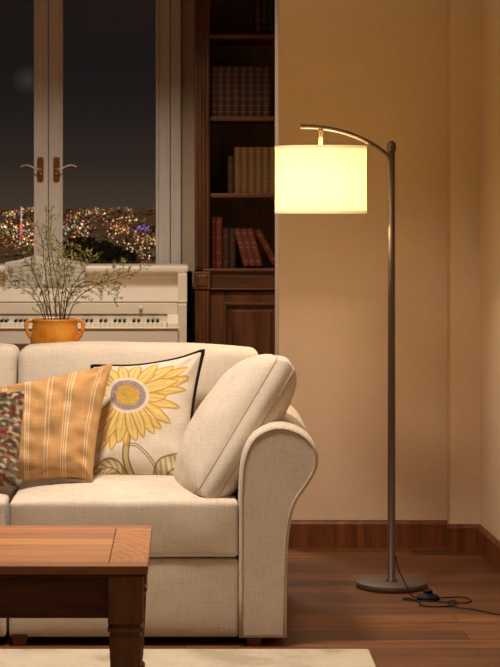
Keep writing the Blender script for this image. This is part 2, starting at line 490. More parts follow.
# floodlit mast
D = 3600; bp = P(21.3, 241, D); H = 34/FP*D
mast = thing('broadcast_tower', 'tall slim tower lit pink and white above the town', 'tower', (bp.x, D, GZ))
z0 = bp.z-GZ
M_pinkl = emit_mat('pink_floodlight', (1, .30, .28), 1.1, False); M_whl = emit_mat('white_floodlight', (1, .80, .86), 1.0, False); M_redl = emit_mat('red_floodlight', (1, .13, .10), .75, False)
bm = BM()
for s1 in (-1, 1):
    for s2 in (-1, 1): tube(bm, [(s1*2.6, s2*2.6, 0), (s1*1.2, s2*1.2, z0+H*.25), (s1*.5, s2*.5, z0+H*.7)], .45, 6)
for k in range(12):
    z = (z0+H*.68)*k/12; s = 2.6-1.9*k/12
    tube(bm, [(-s, -s, z), (s, -s, z+3), (s, s, z), (-s, s, z+3), (-s, -s, z)], .25, 5)
obj('lattice_leg_frame', bm, M_redl, mast)
obj('lit_shaft', lathe(BM(), [(1.0, z0+H*.22), (1.7, z0+H*.35), (1.5, z0+H*.52), (.7, z0+H*.66)], seg=12), M_pinkl, mast)
obj('antenna', lathe(BM(), [(.75, z0+H*.66), (.5, z0+H), (.1, z0+H*1.03)], seg=8), M_whl, mast)
obj('viewing_deck', lathe(BM(), [(1.2, z0+H*.60), (1.9, z0+H*.63), (1.2, z0+H*.66)], seg=12), M_whl, mast)
# violet lit hall
D = 5000; bp = P(143, 229, D)
hall = thing('town_hall', 'wide building glowing violet among the town lights', 'building', (bp.x, D, GZ))
hz = bp.z-GZ
obj('wall', box(BM(), (-9, 0, 0), (9, 14, hz)), M_town, hall)
obj('roof', box(BM(), (-10, -1, hz), (10, 15, hz+1.5)), M_town, hall)
vp = [((rng.gauss(0, 9), -3+rng.uniform(-2, 1), hz+rng.gauss(1.5, 4.5)), rng.uniform(1, 2.0), rng.choice([(.42, .16, 1), (.25, .20, 1), (.70, .45, 1), (.5, .1, .9)])) for i in range(26)]
viol = {c: emit_mat('violet_lamp', c, 1.0, False) for c in ((.42, .16, 1), (.25, .20, 1), (.70, .45, 1), (.5, .1, .9))}
for p, r_, c in vp:
    bm = BM(); bmesh.ops.create_icosphere(bm, subdivisions=1, radius=r_, matrix=Matrix.Translation(p)); obj('violet_lamp', bm, viol[c], hall)
# trees on the slope below the window
M_bark = plain('tree_bark', (50, 36, 24), .9); M_leafd = plain('night_tree_leaves', (84, 86, 44), .8, 0, .2, .4, 3)
def slope_tree(px, py, d, r, label):
    t = P(px, py, d); base = -8.0
    o = thing('hillside_tree', label, 'tree', (t.x, d, base), 'trees on the slope below the window')
    rg = random.Random(int(px)); bm = BM()
    tube(bm, [(0, 0, 0), (.1, 0, (t.z-base)*.5), (0, .1, t.z-base-r*.6)], [.16, .12, .05], 8)
    for k in range(5):
        a = rg.uniform(0, 6.28); tube(bm, [(0, 0, (t.z-base)*.6), (math.cos(a)*r*.6, math.sin(a)*r*.6, t.z-base-r*.9)], [.07, .02], 6)
    obj('trunk', bm, M_bark, o); bm = BM()
    for k in range(1500):
        v = Vector((rg.gauss(0, 1), rg.gauss(0, 1), rg.gauss(0, 1))).normalized()*r*(rg.random()**.4)
        v.z = v.z*.8-r*.8; v.x *= 1.3; v *= 1+.25*noise.noise(v*2)
        v.z += t.z-base; s = rg.uniform(.035, .085)
        a = Vector((rg.gauss(0, 1), rg.gauss(0, 1), rg.gauss(0, 1))).normalized(); b = a.orthogonal().normalized()
        bm.faces.new([bm.verts.new(v+a*s), bm.verts.new(v+b*s*.5), bm.verts.new(v-a*s), bm.verts.new(v-b*s*.5)])
    obj('crown', bm, M_leafd, o)
slope_tree(84, 237, 32, .50, 'bushy dark tree standing behind the leafy branches, right of the window post')
slope_tree(106, 246, 30, .36, 'smaller dark tree rightmost of the two outside the window')

# ------------------------------------------------------------------ bookcase
YB = 10.60; k_ = YB/FP
X = lambda px: (px-CX)*k_
Z = lambda py: EYE-(py-CY)*k_
bc = thing('bookcase', 'tall dark walnut built-in bookcase with fluted pilaster and panelled cupboard base', 'bookcase', (X(195)+.45, YB+.2, 0))
bl = bc.location
def off(bm, o): 
    for v in bm.verts: v.co -= Vector(o)
    return bm
BXR = 1.06
yb1 = YW-.005
def bobj(name, bm, m, parent=bc, **k): return obj(name, off(bm, bl), m, parent, **k)
def fluted(x0, x1, z0, z1, y):
    bm = BM(); n = 4; w = (x1-x0)
    box(bm, (x0, y, z0), (x1, y+.06, z1), .002)
    for i in range(n):
        c = x0+w*(.14+.72*i/(n-1)); box(bm, (c-w*.075, y-.009, z0+.012), (c+w*.075, y+.004, z1-.012), .004)
    return bm
pw = X(209.5)-X(195)
for a, b, in ((X(195), X(209.5)), (BXR-pw, BXR)):
    bobj('pilaster', fluted(a, b, Z(270), 2.62, YB-.012), M_book_wood)
    bobj('pilaster_block', box(box(BM(), (a-.008, YB-.03, Z(289)), (b+.004, YB+.05, Z(271.5)), .004), (a+.008, YB-.036, Z(286)), (b-.012, YB-.02, Z(274.5)), .006), M_book_wood)
    bobj('lower_pilaster', fluted(a, b, .10, Z(289), YB-.018), M_book_wood)
ix0, ix1 = X(209), BXR-pw
bm = BM()
box(bm, (X(195), YB+.02, .0), (X(195)+.02, yb1, 2.62)); box(bm, (BXR-.02, YB+.02, 0), (BXR, yb1, 2.62))
box(bm, (X(195), YB-.02, 2.60), (BXR, yb1, 2.66), .006); box(bm, (X(195)-.01, YB-.03, 2.66), (BXR+.01, yb1, 2.70), .01)
box(bm, (X(195), YB-.01, 0), (BXR, yb1, .10), .003)
bobj('carcass', bm, M_book_wood)
bobj('back_panel', box(BM(), (X(195)+.02, yb1-.02, .1), (BXR-.02, yb1-.002, 2.6)), M_book_back)
tops = []
for py in (34, 116.5, 193.5):
    z = Z(py); tops.append(z)
    bm = box(BM(), (ix0-.03, YB+.03, z-.019), (ix1+.03, yb1-.02, z), .002)
    box(bm, (ix0, YB+.012, z-.022), (ix1, YB+.034, z+.001), .004)
    bobj('shelf', bm, M_book_wood_h)
zl = Z(268.5)
bm = box(BM(), (ix0-.03, YB-.02, zl-.016), (ix1+.03, yb1-.02, zl), .004)
box(bm, (ix0-.01, YB-.005, Z(289)), (ix1+.01, YB+.03, zl-.01), .002)
box(bm, (ix0-.005, YB-.02, Z(290)), (ix1+.005, YB+.02, Z(288)), .003)
bobj('drawer_rail', bm, M_book_wood_h)
# cupboard doors
xm_ = (ix0+ix1)/2
for a, b, side in ((ix0+.004, xm_-.002, 1), (xm_+.002, ix1-.004, -1)):
    z0, z1 = .11, Z(291.5); st = .075
    bm = BM(); box(bm, (a, YB, z0), (a+st, YB+.022, z1), .002); box(bm, (b-st, YB, z0), (b, YB+.022, z1), .002)
    box(bm, (a+st, YB, z0), (b-st, YB+.022, z0+.08), .002); box(bm, (a+st, YB, z1-.06), (b-st, YB+.022, z1), .002)
    dr = bobj('cupboard_door', bm, M_book_wood)
    bm = BM(); box(bm, (a+st-.006, YB-.006, z0+.075), (a+st+.010, YB+.012, z1-.055), .004); box(bm, (b-st-.010, YB-.006, z0+.075), (b-st+.006, YB+.012, z1-.055), .004)
    box(bm, (a+st, YB-.006, z0+.075), (b-st, YB+.012, z0+.091), .004); box(bm, (a+st, YB-.006, z1-.071), (b-st, YB+.012, z1-.055), .004)
    obj('door_moulding', off(bm, bl), M_book_wood_h, dr)
    bm = BM(); box(bm, (a+st+.002, YB+.010, z0+.082), (b-st-.002, YB+.02, z1-.062), 0); box(bm, (a+st+.035, YB+.001, z0+.115), (b-st-.035, YB+.016, z1-.095), .007, 1)
    obj('door_panel', off(bm, bl), M_book_wood, dr)
    kx = b-.03 if side > 0 else a+.03
    obj('door_knob', off(lathe(BM(), [(.0, -.008), (.008, -.006), (.011, 0), (.008, .006), (0, .008)], (kx, YB-.012, .6), 12), bl), M_bronze, dr, smooth=True)

# books
def bookmat(name, c, gold=True, band=(112, 84, 50)):
    return (plain(name, c, .55, 0, .4, .22, 25), plain(name+'_band', band, .45, 0, .5, .2, 40))
M_page = plain('aged_paper', (190, 170, 130), .9)
def book(x, w, h, dep, zb, mats, label, group=None, lean=0, yf=YB+.05, bands=(.12, .3, .55, .8)):
    o = thing('book', label, 'book', (x, yf, zb), group)
    o.rotation_euler = (0, lean, 0)
    bm = BM(); g = .002
    box(bm, (0, 0, 0), (.003, dep, h), .001, 1); box(bm, (w-.003, 0, 0), (w, dep, h), .001, 1)
    # rounded spine
    n = 6; A = []; B = []
    for i in range(n+1):
        t = i/n; y = .004-.010*math.sin(PI*t)
        A.append((w*t, y)); B.append((w*t, y+.003))
    for z0, z1 in ((0, h),):
        lo = [bm.verts.new((x_, y_, z0)) for x_, y_ in A]+[bm.verts.new((x_, y_, z0)) for x_, y_ in B[::-1]]
        hi = [bm.verts.new((v.co.x, v.co.y, z1)) for v in lo]; m = len(lo)
        for i in range(m): bm.faces.new((lo[i], lo[(i+1) % m], hi[(i+1) % m], hi[i]))
        bm.faces.new(lo[::-1]); bm.faces.new(hi)
    bmesh.ops.recalc_face_normals(bm, faces=bm.faces)
    obj('cover', bm, mats[0], o)
    obj('page_block', box(BM(), (.003, .004, .004), (w-.003, dep-.004, h-.004)), M_page, o)
    for b in bands:
        bm = BM(); zc = h*b
        lo = [bm.verts.new((x_, y_-.0015, zc-.002)) for x_, y_ in A]+[bm.verts.new((x_, y_, zc-.002)) for x_, y_ in B[::-1]]
        hi = [bm.verts.new((v.co.x, v.co.y, zc+.002)) for v in lo]; m = len(lo)
        for i in range(m): bm.faces.new((lo[i], lo[(i+1) % m], hi[(i+1) % m], hi[i]))
        bm.faces.new(lo[::-1]); bm.faces.new(hi); bmesh.ops.recalc_face_normals(bm, faces=bm.faces)
        obj('spine_band', bm, mats[1], o)
    return o
def copy_thing(o, loc):
    r = o.copy(); C.objects.link(r); r.location = loc
    for ch in o.children:
        c = ch.copy(); C.objects.link(c); c.parent = r
    return r
mb1 = bookmat('brown_leather', (68, 42, 28)); mb2 = bookmat('tan_leather', (112, 80, 44), band=(134, 102, 58)); mb3 = bookmat('red_leather', (104, 44, 30), band=(160, 110, 66))
mb4 = bookmat('dark_brown_leather', (62, 42, 28), band=(110, 84, 50)); mb5 = bookmat('rust_leather', (108, 56, 42), band=(170, 112, 76)); mb6 = bookmat('blue_black_cloth', (30, 34, 34), band=(90, 76, 50))
kb = (YB+.05)/FP; XB = lambda px: (px-CX)*kb
# second shelf: the full row
w = 7.55*kb; h = (116.5-66)*k_
b0 = book(XB(210), w-.001, h, .17, tops[1]+.001, mb1, 'brown leather volume with raised bands in the long even row on the upper middle shelf', 'matching brown volumes on the upper middle shelf', bands=(.10, .22, .36, .5, .62, .84, .95))
ordn = ('second', 'third', 'fourth', 'fifth', 'sixth', 'seventh', 'eighth')
b0['label'] = 'brown leather volume, leftmost of the long even row on the upper middle shelf'
for i in range(1, 8):
    c = copy_thing(b0, (XB(210+7.55*i), YB+.05, tops[1]+.001))
    c['label'] = ('brown volume, %s from the left in the long row on the upper middle shelf' % ordn[i-1]) if i < 7 else 'brown volume at the right end of the long row on the upper middle shelf'
# third shelf
book(XB(228), 5.6*kb, (193.5-156)*k_, .15, tops[2]+.001, mb4, 'shorter brown book standing at the left end of the tan volumes', bands=(.2, .7))
b0 = book(XB(234.6), 6.9*kb, (193.5-147)*k_, .17, tops[2]+.001, mb2, 'tall tan leather volume in the row left of the lit lamp shade', 'matching tan volumes on the lower middle shelf', bands=(.15, .25, .5, .72, .9))
b0['label'] = 'tall tan leather volume beside the shorter brown book, left of the lit lamp shade'
for i in range(1, 6):
    c = copy_thing(b0, (XB(234.6+7.05*i), YB+.05, tops[2]+.001))
    c['label'] = ('tan leather volume, %s from the left of the tall row beside the lamp shade' % ordn[i-1]) if i < 5 else 'tan leather volume closest to the lit lamp shade, at the row\'s right end'
# bottom shelf
zb = zl+.001
book(XB(210.8), 4.9*kb, (268.5-217)*k_, .17, zb, mb3, 'tall narrow red book standing at the far left of the lowest shelf', bands=(.1, .6, .9))
book(XB(216.2), 5.9*kb, (268.5-217.3)*k_, .17, zb, mb3, 'tall red book second from left on the lowest shelf', bands=(.1, .3, .6, .9))
book(XB(223.0), 6.2*kb, (268.5-228)*k_, .16, zb, mb4, 'dark brown book right beside the tall red pair on the lowest shelf', bands=(.15, .8))
book(XB(229.8), 5.6*kb, (268.5-228.5)*k_, .16, zb, mb4, 'dark brown book touching the first leaning rust book', bands=(.3, .7))
for i, lb in enumerate(('leftmost of the three rust books leaning together on the lowest shelf', 'middle of the three rust books leaning together on the lowest shelf', 'right one of the three rust books leaning together on the lowest shelf')):
    book(XB(243.8+6.4*i), 6.0*kb, .196, .16, zb+.0075, mb5, lb, 'rust books leaning on the lowest shelf', lean=-.26, bands=(.12, .5, .62, .88))
book(XB(273), 6.0*kb, .196, .16, zb+.0135, mb3, 'red book leaning steeply alone beside the wall edge on the lowest shelf', lean=-.50, bands=(.15, .5, .85))
# top shelf
book(XB(255), 5.6*kb, .30, .17, tops[0]+.001, mb4, 'dark brown book leftmost on the topmost visible shelf', bands=(.1, .25, .4, .7))
book(XB(261), 6*kb, .33, .17, tops[0]+.001, mb6, 'blue-black book in the middle of the topmost visible shelf', bands=(.2,))
book(XB(267.5), 6.5*kb, .31, .17, tops[0]+.001, mb6, 'blue-black book nearest the wall edge on the topmost visible shelf', bands=(.1, .3, .6))

# ------------------------------------------------------------------ piano
pn = thing('upright_piano', 'white upright piano with open keyboard under the window', 'piano', (-.70, 10.7, 0)); pl_ = pn.location.copy()
def pobj(name, bm, m, parent=pn, **k): return obj(name, off(bm, pl_), m, parent, **k)
pL, pR = -1.41, .008
bm = BM()
box(bm, (pL-.012, 10.60, .955), (pR+.012, 11.0, .992), .014, 4)
pobj('top_lid', bm, M_piano, auto=True)
for a, b in ((pL, pL+.042), (pR-.042, pR)):
    bm = box(BM(), (a, 10.615, .10), (b, 10.97, .956), .004)
    box(bm, (a-.003, 10.50, .81), (b+.003, 10.64, .955), .004)
    pobj('side_panel', bm, M_piano)
    bm = slab([(a+.0, 10.32), (b-.0, 10.32), (b, 10.63), (a, 10.63)], .58, .806)
    pobj('arm_block', bm, M_piano)
    bm = box(BM(), (a+.0, 10.34, 0.02), (b, 10.40, .60), .006); box(bm, (a-.002, 10.30, 0), (b+.002, 10.97, .10), .006)
    pobj('leg', bm, M_piano)
il, ir = pL+.042, pR-.042
pobj('upper_panel', box(box(BM(), (il, 10.66, .80), (ir, 10.69, .957)), (il, 10.645, .93), (ir, 10.665, .957), .004), M_piano)
# sloped desk ledge
bm = BM(); prof = [(10.66, .882), (10.56, .882), (10.545, .878), (10.528, .818), (10.528, .812), (10.66, .812)]
A = [bm.verts.new((il, y, z)) for y, z in prof]; B = [bm.verts.new((ir, y, z)) for y, z in prof]
for i in range(len(prof)): j = (i+1) % len(prof); bm.faces.new((A[i], A[j], B[j], B[i]))
bm.faces.new(A[::-1]); bm.faces.new(B); bmesh.ops.recalc_face_normals(bm, faces=bm.faces)
pobj('music_ledge', bm, M_piano)
fb = pobj('fallboard', box(BM(), (il+.002, 10.50, .752), (ir-.002, 10.52, .808), .003), M_piano)
for kx, ky, yy in ((140.6, 308, 10.50), (121.5, 297, 10.505)):
    c = P(kx, ky, yy-.008)
    obj('knob', off(lathe(BM(), [(0, -.012), (.008, -.009), (.010, 0), (.008, .009), (0, .012)], c, 14), pl_), M_piano, fb, smooth=True)
pobj('key_backboard', box(BM(), (il+.002, 10.508, .70), (ir-.002, 10.52, .7495), .001), M_piano)
kbl, kbr = pL+.042+.053, pR-.042-.056
kz = .700
pobj('key_bed', box(BM(), (il, 10.33, .62), (ir, 10.66, .690), .003), M_piano)
pobj('key_slip', box(BM(), (il, 10.305, .612), (ir, 10.335, .690), .005), M_piano)
pobj('key_slip_rail', box(BM(), (il, 10.298, .688), (ir, 10.330, .696), .003), M_piano)
for a, b in ((il, kbl-.003), (kbr+.003, ir)):
    bm = BM(); prof = [(10.34, .69), (10.34, .712), (10.50, .752), (10.52, .752), (10.52, .69)]
    A = [bm.verts.new((a, y, z)) for y, z in prof]; B = [bm.verts.new((b, y, z)) for y, z in prof]
    for i in range(5): j = (i+1) % 5; bm.faces.new((A[i], A[j], B[j], B[i]))
    bm.faces.new(A[::-1]); bm.faces.new(B); bmesh.ops.recalc_face_normals(bm, faces=bm.faces)
    pobj('key_block', bm, M_piano)
pobj('lower_panel', box(BM(), (il, 10.60, .10), (ir, 10.62, .62)), M_piano)
pobj('bottom_rail', box(BM(), (il, 10.58, 0.02), (ir, 10.64, .10)), M_piano)
pobj('back_frame', box(BM(), (pL-.03, 10.965, 0), ((192.6-CX)/FP*10.97, 11.01, .952)), M_black)
kw = (kbr-kbl)/52
wk = box(BM(), (.0006, 10.345, .69), (kw-.0006, 10.51, .716), .0015, 1); wkm = None
for i in range(52):
    if i == 0: k0 = pobj('white_key', wk, M_pianokey); wkm = k0
    else:
        k0 = wkm.copy(); C.objects.link(k0); k0.location = (kw*i+0, 0, 0)
wkm.location = (0, 0, 0)
for o in list(C.objects):
    if o.name.startswith('white_key'): o.location.x += kbl
bkm = None
# octave pattern anchored on the visible right-hand groups
for i in range(51):
    # keys from A0: A=0,B=1,C=2...
    nmm = (i+5) % 7   # 0=C
    if nmm in (2, 6): continue
    if bkm is None:
        bkm = pobj('black_key', box(BM(), (-.0068, 10.40, .71), (.0068, 10.507, .729), .002), M_ebony); ob = bkm
    else: ob = bkm.copy(); C.objects.link(ob)
    ob.location = (kbl+kw*(i+1), 0, 0)
# open music book on the ledge
sheet = thing('music_book', 'open book of sheet music propped on the piano ledge behind the branches', 'music book', P(45, 288, 10.57)); 
sl = sheet.location.copy(); sl.z = .884; sheet.location = sl
def page(side):
    bm = BM(); n = 20; Wp = .205; Hp = .148; rows = []
    lay = bm.loops.layers.uv.new('UVMap')
    for j in range(12):
        r = []
        for i in range(n+1):
            u = i/n; v = j/11
            bulge = .018*math.sin(PI*min(1, u*1.25))*math.exp(-u*1.2)
            x = side*u*Wp*.985; y = -.012-bulge+.01*u+.028*v*.9
            z = v*Hp+v*(.016*math.sin(PI*min(1, u*1.6))*math.exp(-u*1.0)-.022*u*u)
            r.append(bm.verts.new((x, y, z)))
        rows.append(r)
    for j in range(11):
        for i in range(n):
            f = bm.faces.new((rows[j][i], rows[j][i+1], rows[j+1][i+1], rows[j+1][i]))
            for lp, (a, b) in zip(f.loops, ((i, j), (i+1, j), (i+1, j+1), (i, j+1))): lp[lay].uv = (a/n, b/11)
    r = bmesh.ops.solidify(bm, geom=bm.faces[:], thickness=.004*side)
    return bm
t = NT('printed_music'); v = t.coord(kind='UV'); sp = t.n('ShaderNodeSeparateXYZ'); t.l(v, sp.inputs[0])
yy = t.math('MULTIPLY', sp.outputs['Y'], 6.0); fy = t.math('FRACT', yy)
inb = t.math('LESS_THAN', t.math('ABSOLUTE', t.math('SUBTRACT', fy, .42)), .24)
ln = t.math('LESS_THAN', t.math('FRACT', t.math('MULTIPLY', fy, 9.0)), .28)
mgx = t.math('LESS_THAN', t.math('ABSOLUTE', t.math('SUBTRACT', sp.outputs['X'], .5)), .40)
top_ = t.math('LESS_THAN', sp.outputs['Y'], .84)
vn = t.noise(t.coord((46, 20, 1), 'UV'), 1, 1); nt = t.math('GREATER_THAN', vn, .56)
ink = t.math('MULTIPLY', t.math('MULTIPLY', t.math('MAXIMUM', ln, nt), inb), t.math('MULTIPLY', mgx, top_))
M_sheet = t.set(t.mix(t.math('MULTIPLY', ink, .5), lin((246, 238, 222)), lin((110, 98, 84))), .8, 0, .2)
obj('page', page(-1), M_sheet, sheet, smooth=True); obj('page', page(1), M_sheet, sheet, smooth=True)

# ------------------------------------------------------------------ console table and potted branches behind the sofa
M_console = wood('console_wood', (70, 40, 22), (112, 70, 40), 'x')
ct = thing('console_table', 'dark wooden console table behind the sofa carrying the orange pot', 'table', (-.46, 7.42, 0))
obj('tabletop', box(BM(), (-.55, -.17, .625), (.55, .17, .654), .004), M_console, ct)
obj('apron', box(BM(), (-.50, -.14, .54), (.50, .14, .625), .003), M_console, ct)
for a in (-.5, .5):
    for b in (-.13, .13): obj('leg', sqlathe(BM(), [(.016, 0), (.024, .56)], (a, b, 0)), M_console, ct)
dP = 7.42; kp = dP/FP
pc = Vector(((55-CX)*kp, dP, .654))
plant = thing('potted_branches', 'bright orange two-handled pot of thin leafy branches behind the sofa', 'potted plant', pc)
def pot_mat():
    t = NT('orange_glaze'); v = t.coord(); f = t.math('ADD', t.math('MULTIPLY', t.noise(v, 16, 4, .6), .8), t.math('MULTIPLY', t.noise(v, 70, 2), .2))
    t.bump(t.noise(v, 30, 3), .3, .003)
    return t.set(t.ramp(f, [(.3, lin((196, 112, 30))), (.5, lin((236, 150, 48))), (.7, lin((244, 178, 80)))]), .38, 0, .5)
M_pot = pot_mat()
ht = .242
prof = [(.060, 0), (.066, .004), (.080, .05), (.0865, .11), (.0870, .15), (.0855, .18), (.082, .205), (.0795, .222), (.0800, .232), (.0825, .238), (.082, ht), (.078, ht+.001), (.072, ht-.004), (.070, .21), (.076, .16), (.07, .05), (0, .03)]
pot = obj('pot', lathe(BM(), prof, seg=56), M_pot, plant, smooth=True)
for s in (-1, 1):
    pth = smoothpath([(s*.074, -.01, .232), (s*.092, -.012, .236), (s*.1005, -.014, .226), (s*.099, -.014, .205), (s*.090, -.012, .182), (s*.080, -.01, .172)], 6)
    obj('handle', tube(BM(), pth, .0065, 10), M_pot, pot, smooth=True)
obj('soil', lathe(BM(), [(.073, .205), (.05, .212), (0, .215)], seg=24), plain('soil', (40, 28, 18), .95), plant, smooth=True)
M_stem = plain('twig', (72, 52, 28), .8)
t = NT('branch_leaf'); v = t.coord(); f = t.noise(v, 40, 2)
M_leaf = t.set(t.ramp(f, [(.35, lin((92, 94, 48))), (.5, lin((150, 148, 84))), (.68, lin((200, 194, 136)))]), .6, 0, .3)
stems = [
 [(58, 318), (52, 285), (49, 255), (46, 232), (47, 206)],
 [(60, 318), (58, 288), (52, 258), (50, 235), (52, 214)],
 [(52, 318), (48, 290), (44, 262), (42, 240), (36, 222)],
 [(50, 318), (42, 292), (33, 272), (30, 255), (14, 242), (0, 234)],
 [(47, 318), (42, 305), (30, 285), (16, 277), (-2, 273)],
 [(46, 318), (38, 304), (28, 292), (12, 284), (6, 276)],
 [(63, 318), (68, 300), (80, 288), (96, 284), (112, 280), (132, 274), (149, 264)],
 [(62, 318), (70, 296), (84, 282), (98, 284), (108, 292), (118, 296)],
 [(64, 318), (68, 296), (78, 278), (88, 264), (92, 254)],
 [(60, 318), (62, 295), (66, 275), (72, 262), (82, 250)],
 [(55, 318), (56, 295), (60, 275), (58, 255), (60, 243)],
 [(66, 318), (76, 300), (92, 288), (104, 282), (114, 272), (124, 268)],
 [(53, 318), (46, 298), (38, 284), (34, 270), (24, 262)],
 [(61, 318), (66, 290), (64, 268), (70, 250), (76, 244)],
]
rl = random.Random(5)
leafcount = [34, 32, 30, 26, 30, 24, 44, 36, 34, 36, 32, 38, 32, 36]
for si, st in enumerate(stems):
    n = len(st); d1 = rl.uniform(-.10, .10); x0 = rl.uniform(-.03, .03)
    pts = []
    for i, (a, b) in enumerate(st):
        q = P(a, b, dP + (rl.uniform(-.012, .012)+d1*i/(n-1))) - pc
        pts.append(q)
    pts[0].y *= .3; pts[0].z = .225
    base = Vector((pts[0].x*.5, 0, .21)); pts = [base]+pts
    sp_ = smoothpath(pts, 8); m = len(sp_)
    br = obj('branch', tube(BM(), sp_, [.0022*(1-.65*i/m) for i in range(m)], 6), M_stem, plant, smooth=True)
    bm = BM()
    def leaf(p, d, L, w):
        up = Vector((rl.gauss(0, 1), rl.gauss(0, 1)-.5, rl.gauss(0, 1))).normalized()
        sd = d.cross(up).normalized(); nn = sd.cross(d).normalized()
        A = bm.verts.new(p); prev = None
        cols = []
        for t_, ww, bend in ((.3, .85, .02), (.6, 1, -.03), (.85, .55, -.12)):
            c = p+d*L*t_+nn*L*bend
            cols.append((bm.verts.new(c-sd*w*ww), bm.verts.new(c+nn*w*.25), bm.verts.new(c+sd*w*ww)))
        T = bm.verts.new(p+d*L-nn*L*.2)
        bm.faces.new((A, cols[0][1], cols[0][0])); bm.faces.new((A, cols[0][2], cols[0][1]))
        for (a1, b1, c1), (a2, b2, c2) in zip(cols, cols[1:]):
            bm.faces.new((a1, b1, b2, a2)); bm.faces.new((b1, c1, c2, b2))
        bm.faces.new((cols[-1][0], cols[-1][1], T)); bm.faces.new((cols[-1][1], cols[-1][2], T))
    # side twigs with paired leaves
    for q in range(leafcount[si]):
        t_ = .30+.70*(q/leafcount[si])+rl.uniform(-.02, .02); i = min(m-2, max(1, int(t_*m)))
        p = sp_[i]; d = (sp_[i+1]-sp_[i-1]).normalized()
        sd = d.cross(Vector((0, 1, 0))).normalized()*(1 if q % 2 else -1)
        dd = (d*rl.uniform(.5, 1.1)+sd*rl.uniform(.5, 1.0)+Vector((0, rl.uniform(-.6, .6), rl.uniform(-.1, .3)))).normalized()
        if rl.random() < .45 and t_ < .95:
            Lt = rl.uniform(.02, .045); e_ = p+dd*Lt; tube(bm, [p, e_], [.0009, .0005], 4)
            for w_ in (.45, .75, 1.0):
                for s_ in (-1, 1):
                    ld = (dd*.8+d.cross(dd).cross(dd)*s_*.55+Vector((0, rl.uniform(-.3, .3), 0))).normalized(); leaf(p+dd*Lt*w_, ld, rl.uniform(.008, .015), rl.uniform(.0013, .0023))
        else: leaf(p, dd, rl.uniform(.012, .022), rl.uniform(.0016, .0028))
    obj('leaves', bm, M_leaf, br)

# ------------------------------------------------------------------ sofa
YS = 6.15; ks = YS/FP
XS = lambda px: (px-CX)*ks
ZS = lambda py: EYE-(py-CY)*ks
XC = XS(7)             # middle of the two-seater
sofa = thing('sofa', 'two-seat cream linen sofa with rolled arms and piped cushions', 'sofa', (XC, 6.6, 0)); so = sofa.location.copy()
def sobj(name, bm, m, parent=sofa, **k): return obj(name, off(bm, so), m, parent, **k)
xin = XS(239.3)
outl = smoothpath([(x, 0, z) for x, z in [
    (XS(239), ZS(600)), (XS(239), ZS(560)), (XS(239), ZS(520)), (XS(239.5), ZS(485)), (XS(242.5), ZS(458)), (XS(252), ZS(438)), (XS(268), ZS(427.5)), (XS(285), ZS(426)),
    (XS(302), ZS(432)), (XS(314), ZS(443)), (XS(318.5), ZS(456)), (XS(317), ZS(470)), (XS(309), ZS(485)), (XS(298), ZS(501)), (XS(292), ZS(518)), (XS(288.5), ZS(545)), (XS(287.3), ZS(580)), (XS(287), ZS(610))]], 5)
outl = [Vector((XS(239), 0, .024))] + outl + [Vector((XS(287), 0, .024))]
def arm_mesh(sgn):
    def mx_(x): return x if sgn > 0 else 2*XC-x
    n = len(outl); cen = sum(outl, Vector())/n
    nor = []
    for i in range(n):
        d = outl[(i+1) % n]-outl[i-1]; nn = Vector((-d.z, 0, d.x)).normalized()
        if i == 0: nn = Vector((-1, 0, -1))
        if i == n-1: nn = Vector((1, 0, -1))
        nor.append(nn)
    def ringpts(inset, y): return [outl[i]-nor[i]*inset+Vector((0, y, 0)) for i in range(n)]
    bm = BM(); R = .011; rings = []
    specs = [(R*1.0, YS), (R*.5, YS+R*.14), (R*.15, YS+R*.5), (0, YS+R)]
    for k in range(1, 13): specs.append((0, YS+R+(7.06-YS-R)*k/12))
    specs.append((R, 7.08))
    for ins, y in specs:
        r = []
        for i, p in enumerate(ringpts(ins, y)):
            wob = nz(p, 7, 2)*.004 if y > YS+.05 else 0
            p = p+nor[i]*wob
            r.append(bm.verts.new((mx_(p.x), p.y, p.z)))
        rings.append(r)
    for A, B in zip(rings, rings[1:]):
        for k in range(n): bm.faces.new((A[k], A[(k+1) % n], B[(k+1) % n], B[k]))
    fa = bm.faces.new(rings[0]); fb = bm.faces.new(rings[-1])
    bmesh.ops.recalc_face_normals(bm, faces=bm.faces)
    for f in bm.faces: f.smooth = f not in (fa, fb)
    for ed in list(fa.edges)+list(fb.edges): ed.smooth = False
    pp = [Vector((mx_(p.x), YS-.0005, p.z)) for p in ringpts(R*.85, 0)]
    return bm, pp
for sgn in (1, -1):
    bm, pp = arm_mesh(sgn)
    a = sobj('arm', bm, M_linen, smooth=None)
    obj('piping', off(tube(BM(), pp, .0028, 6), so), M_pipe, a, smooth=True)
xl2, xr2 = 2*XC-xin, xin
gap = .003
def base_fn(p, u): return p+Vector((0, -.006*(1-u.x**4)*(1-u.z**4) if u.y < 0 else 0, 0))
for a, b in ((xl2, XC-gap), (XC+gap, xr2)):
    sobj('seat_base', soft_box(BM(), (a+.001, YS+.012, .025), (b-.001, 7.0, ZS(559.5)), .010, 12, base_fn), M_linen, smooth=True)
for a, b, sd in ((xl2, XC-gap, 3), (XC+gap, xr2, 4)):
    def seat_fn(p, u, sd=sd):
        q = p.copy()
        if u.z > 0: q.z += .030*(1-abs(u.x)**3.5)*(1-abs(u.y)**3)*u.z
        if u.y < 0: q.y -= .005*(1-abs(u.x)**4)*(1-u.z**2)
        q.z += .002*nz(p, 9, sd); q.y += .003*nz(p, 8, sd+3)
        return q
    sc = sobj('seat_cushion', soft_box(BM(), (a+.003, YS+.004, ZS(558)), (b-.003, 6.86, .426), .013, 24, seat_fn), M_linen, smooth=True)
    for z in (ZS(558)+.012,):
        zc = z
        pth = [(a+.014, YS+.012, zc), ((a+b)/2, YS-.004, zc), (b-.014, YS+.012, zc)]
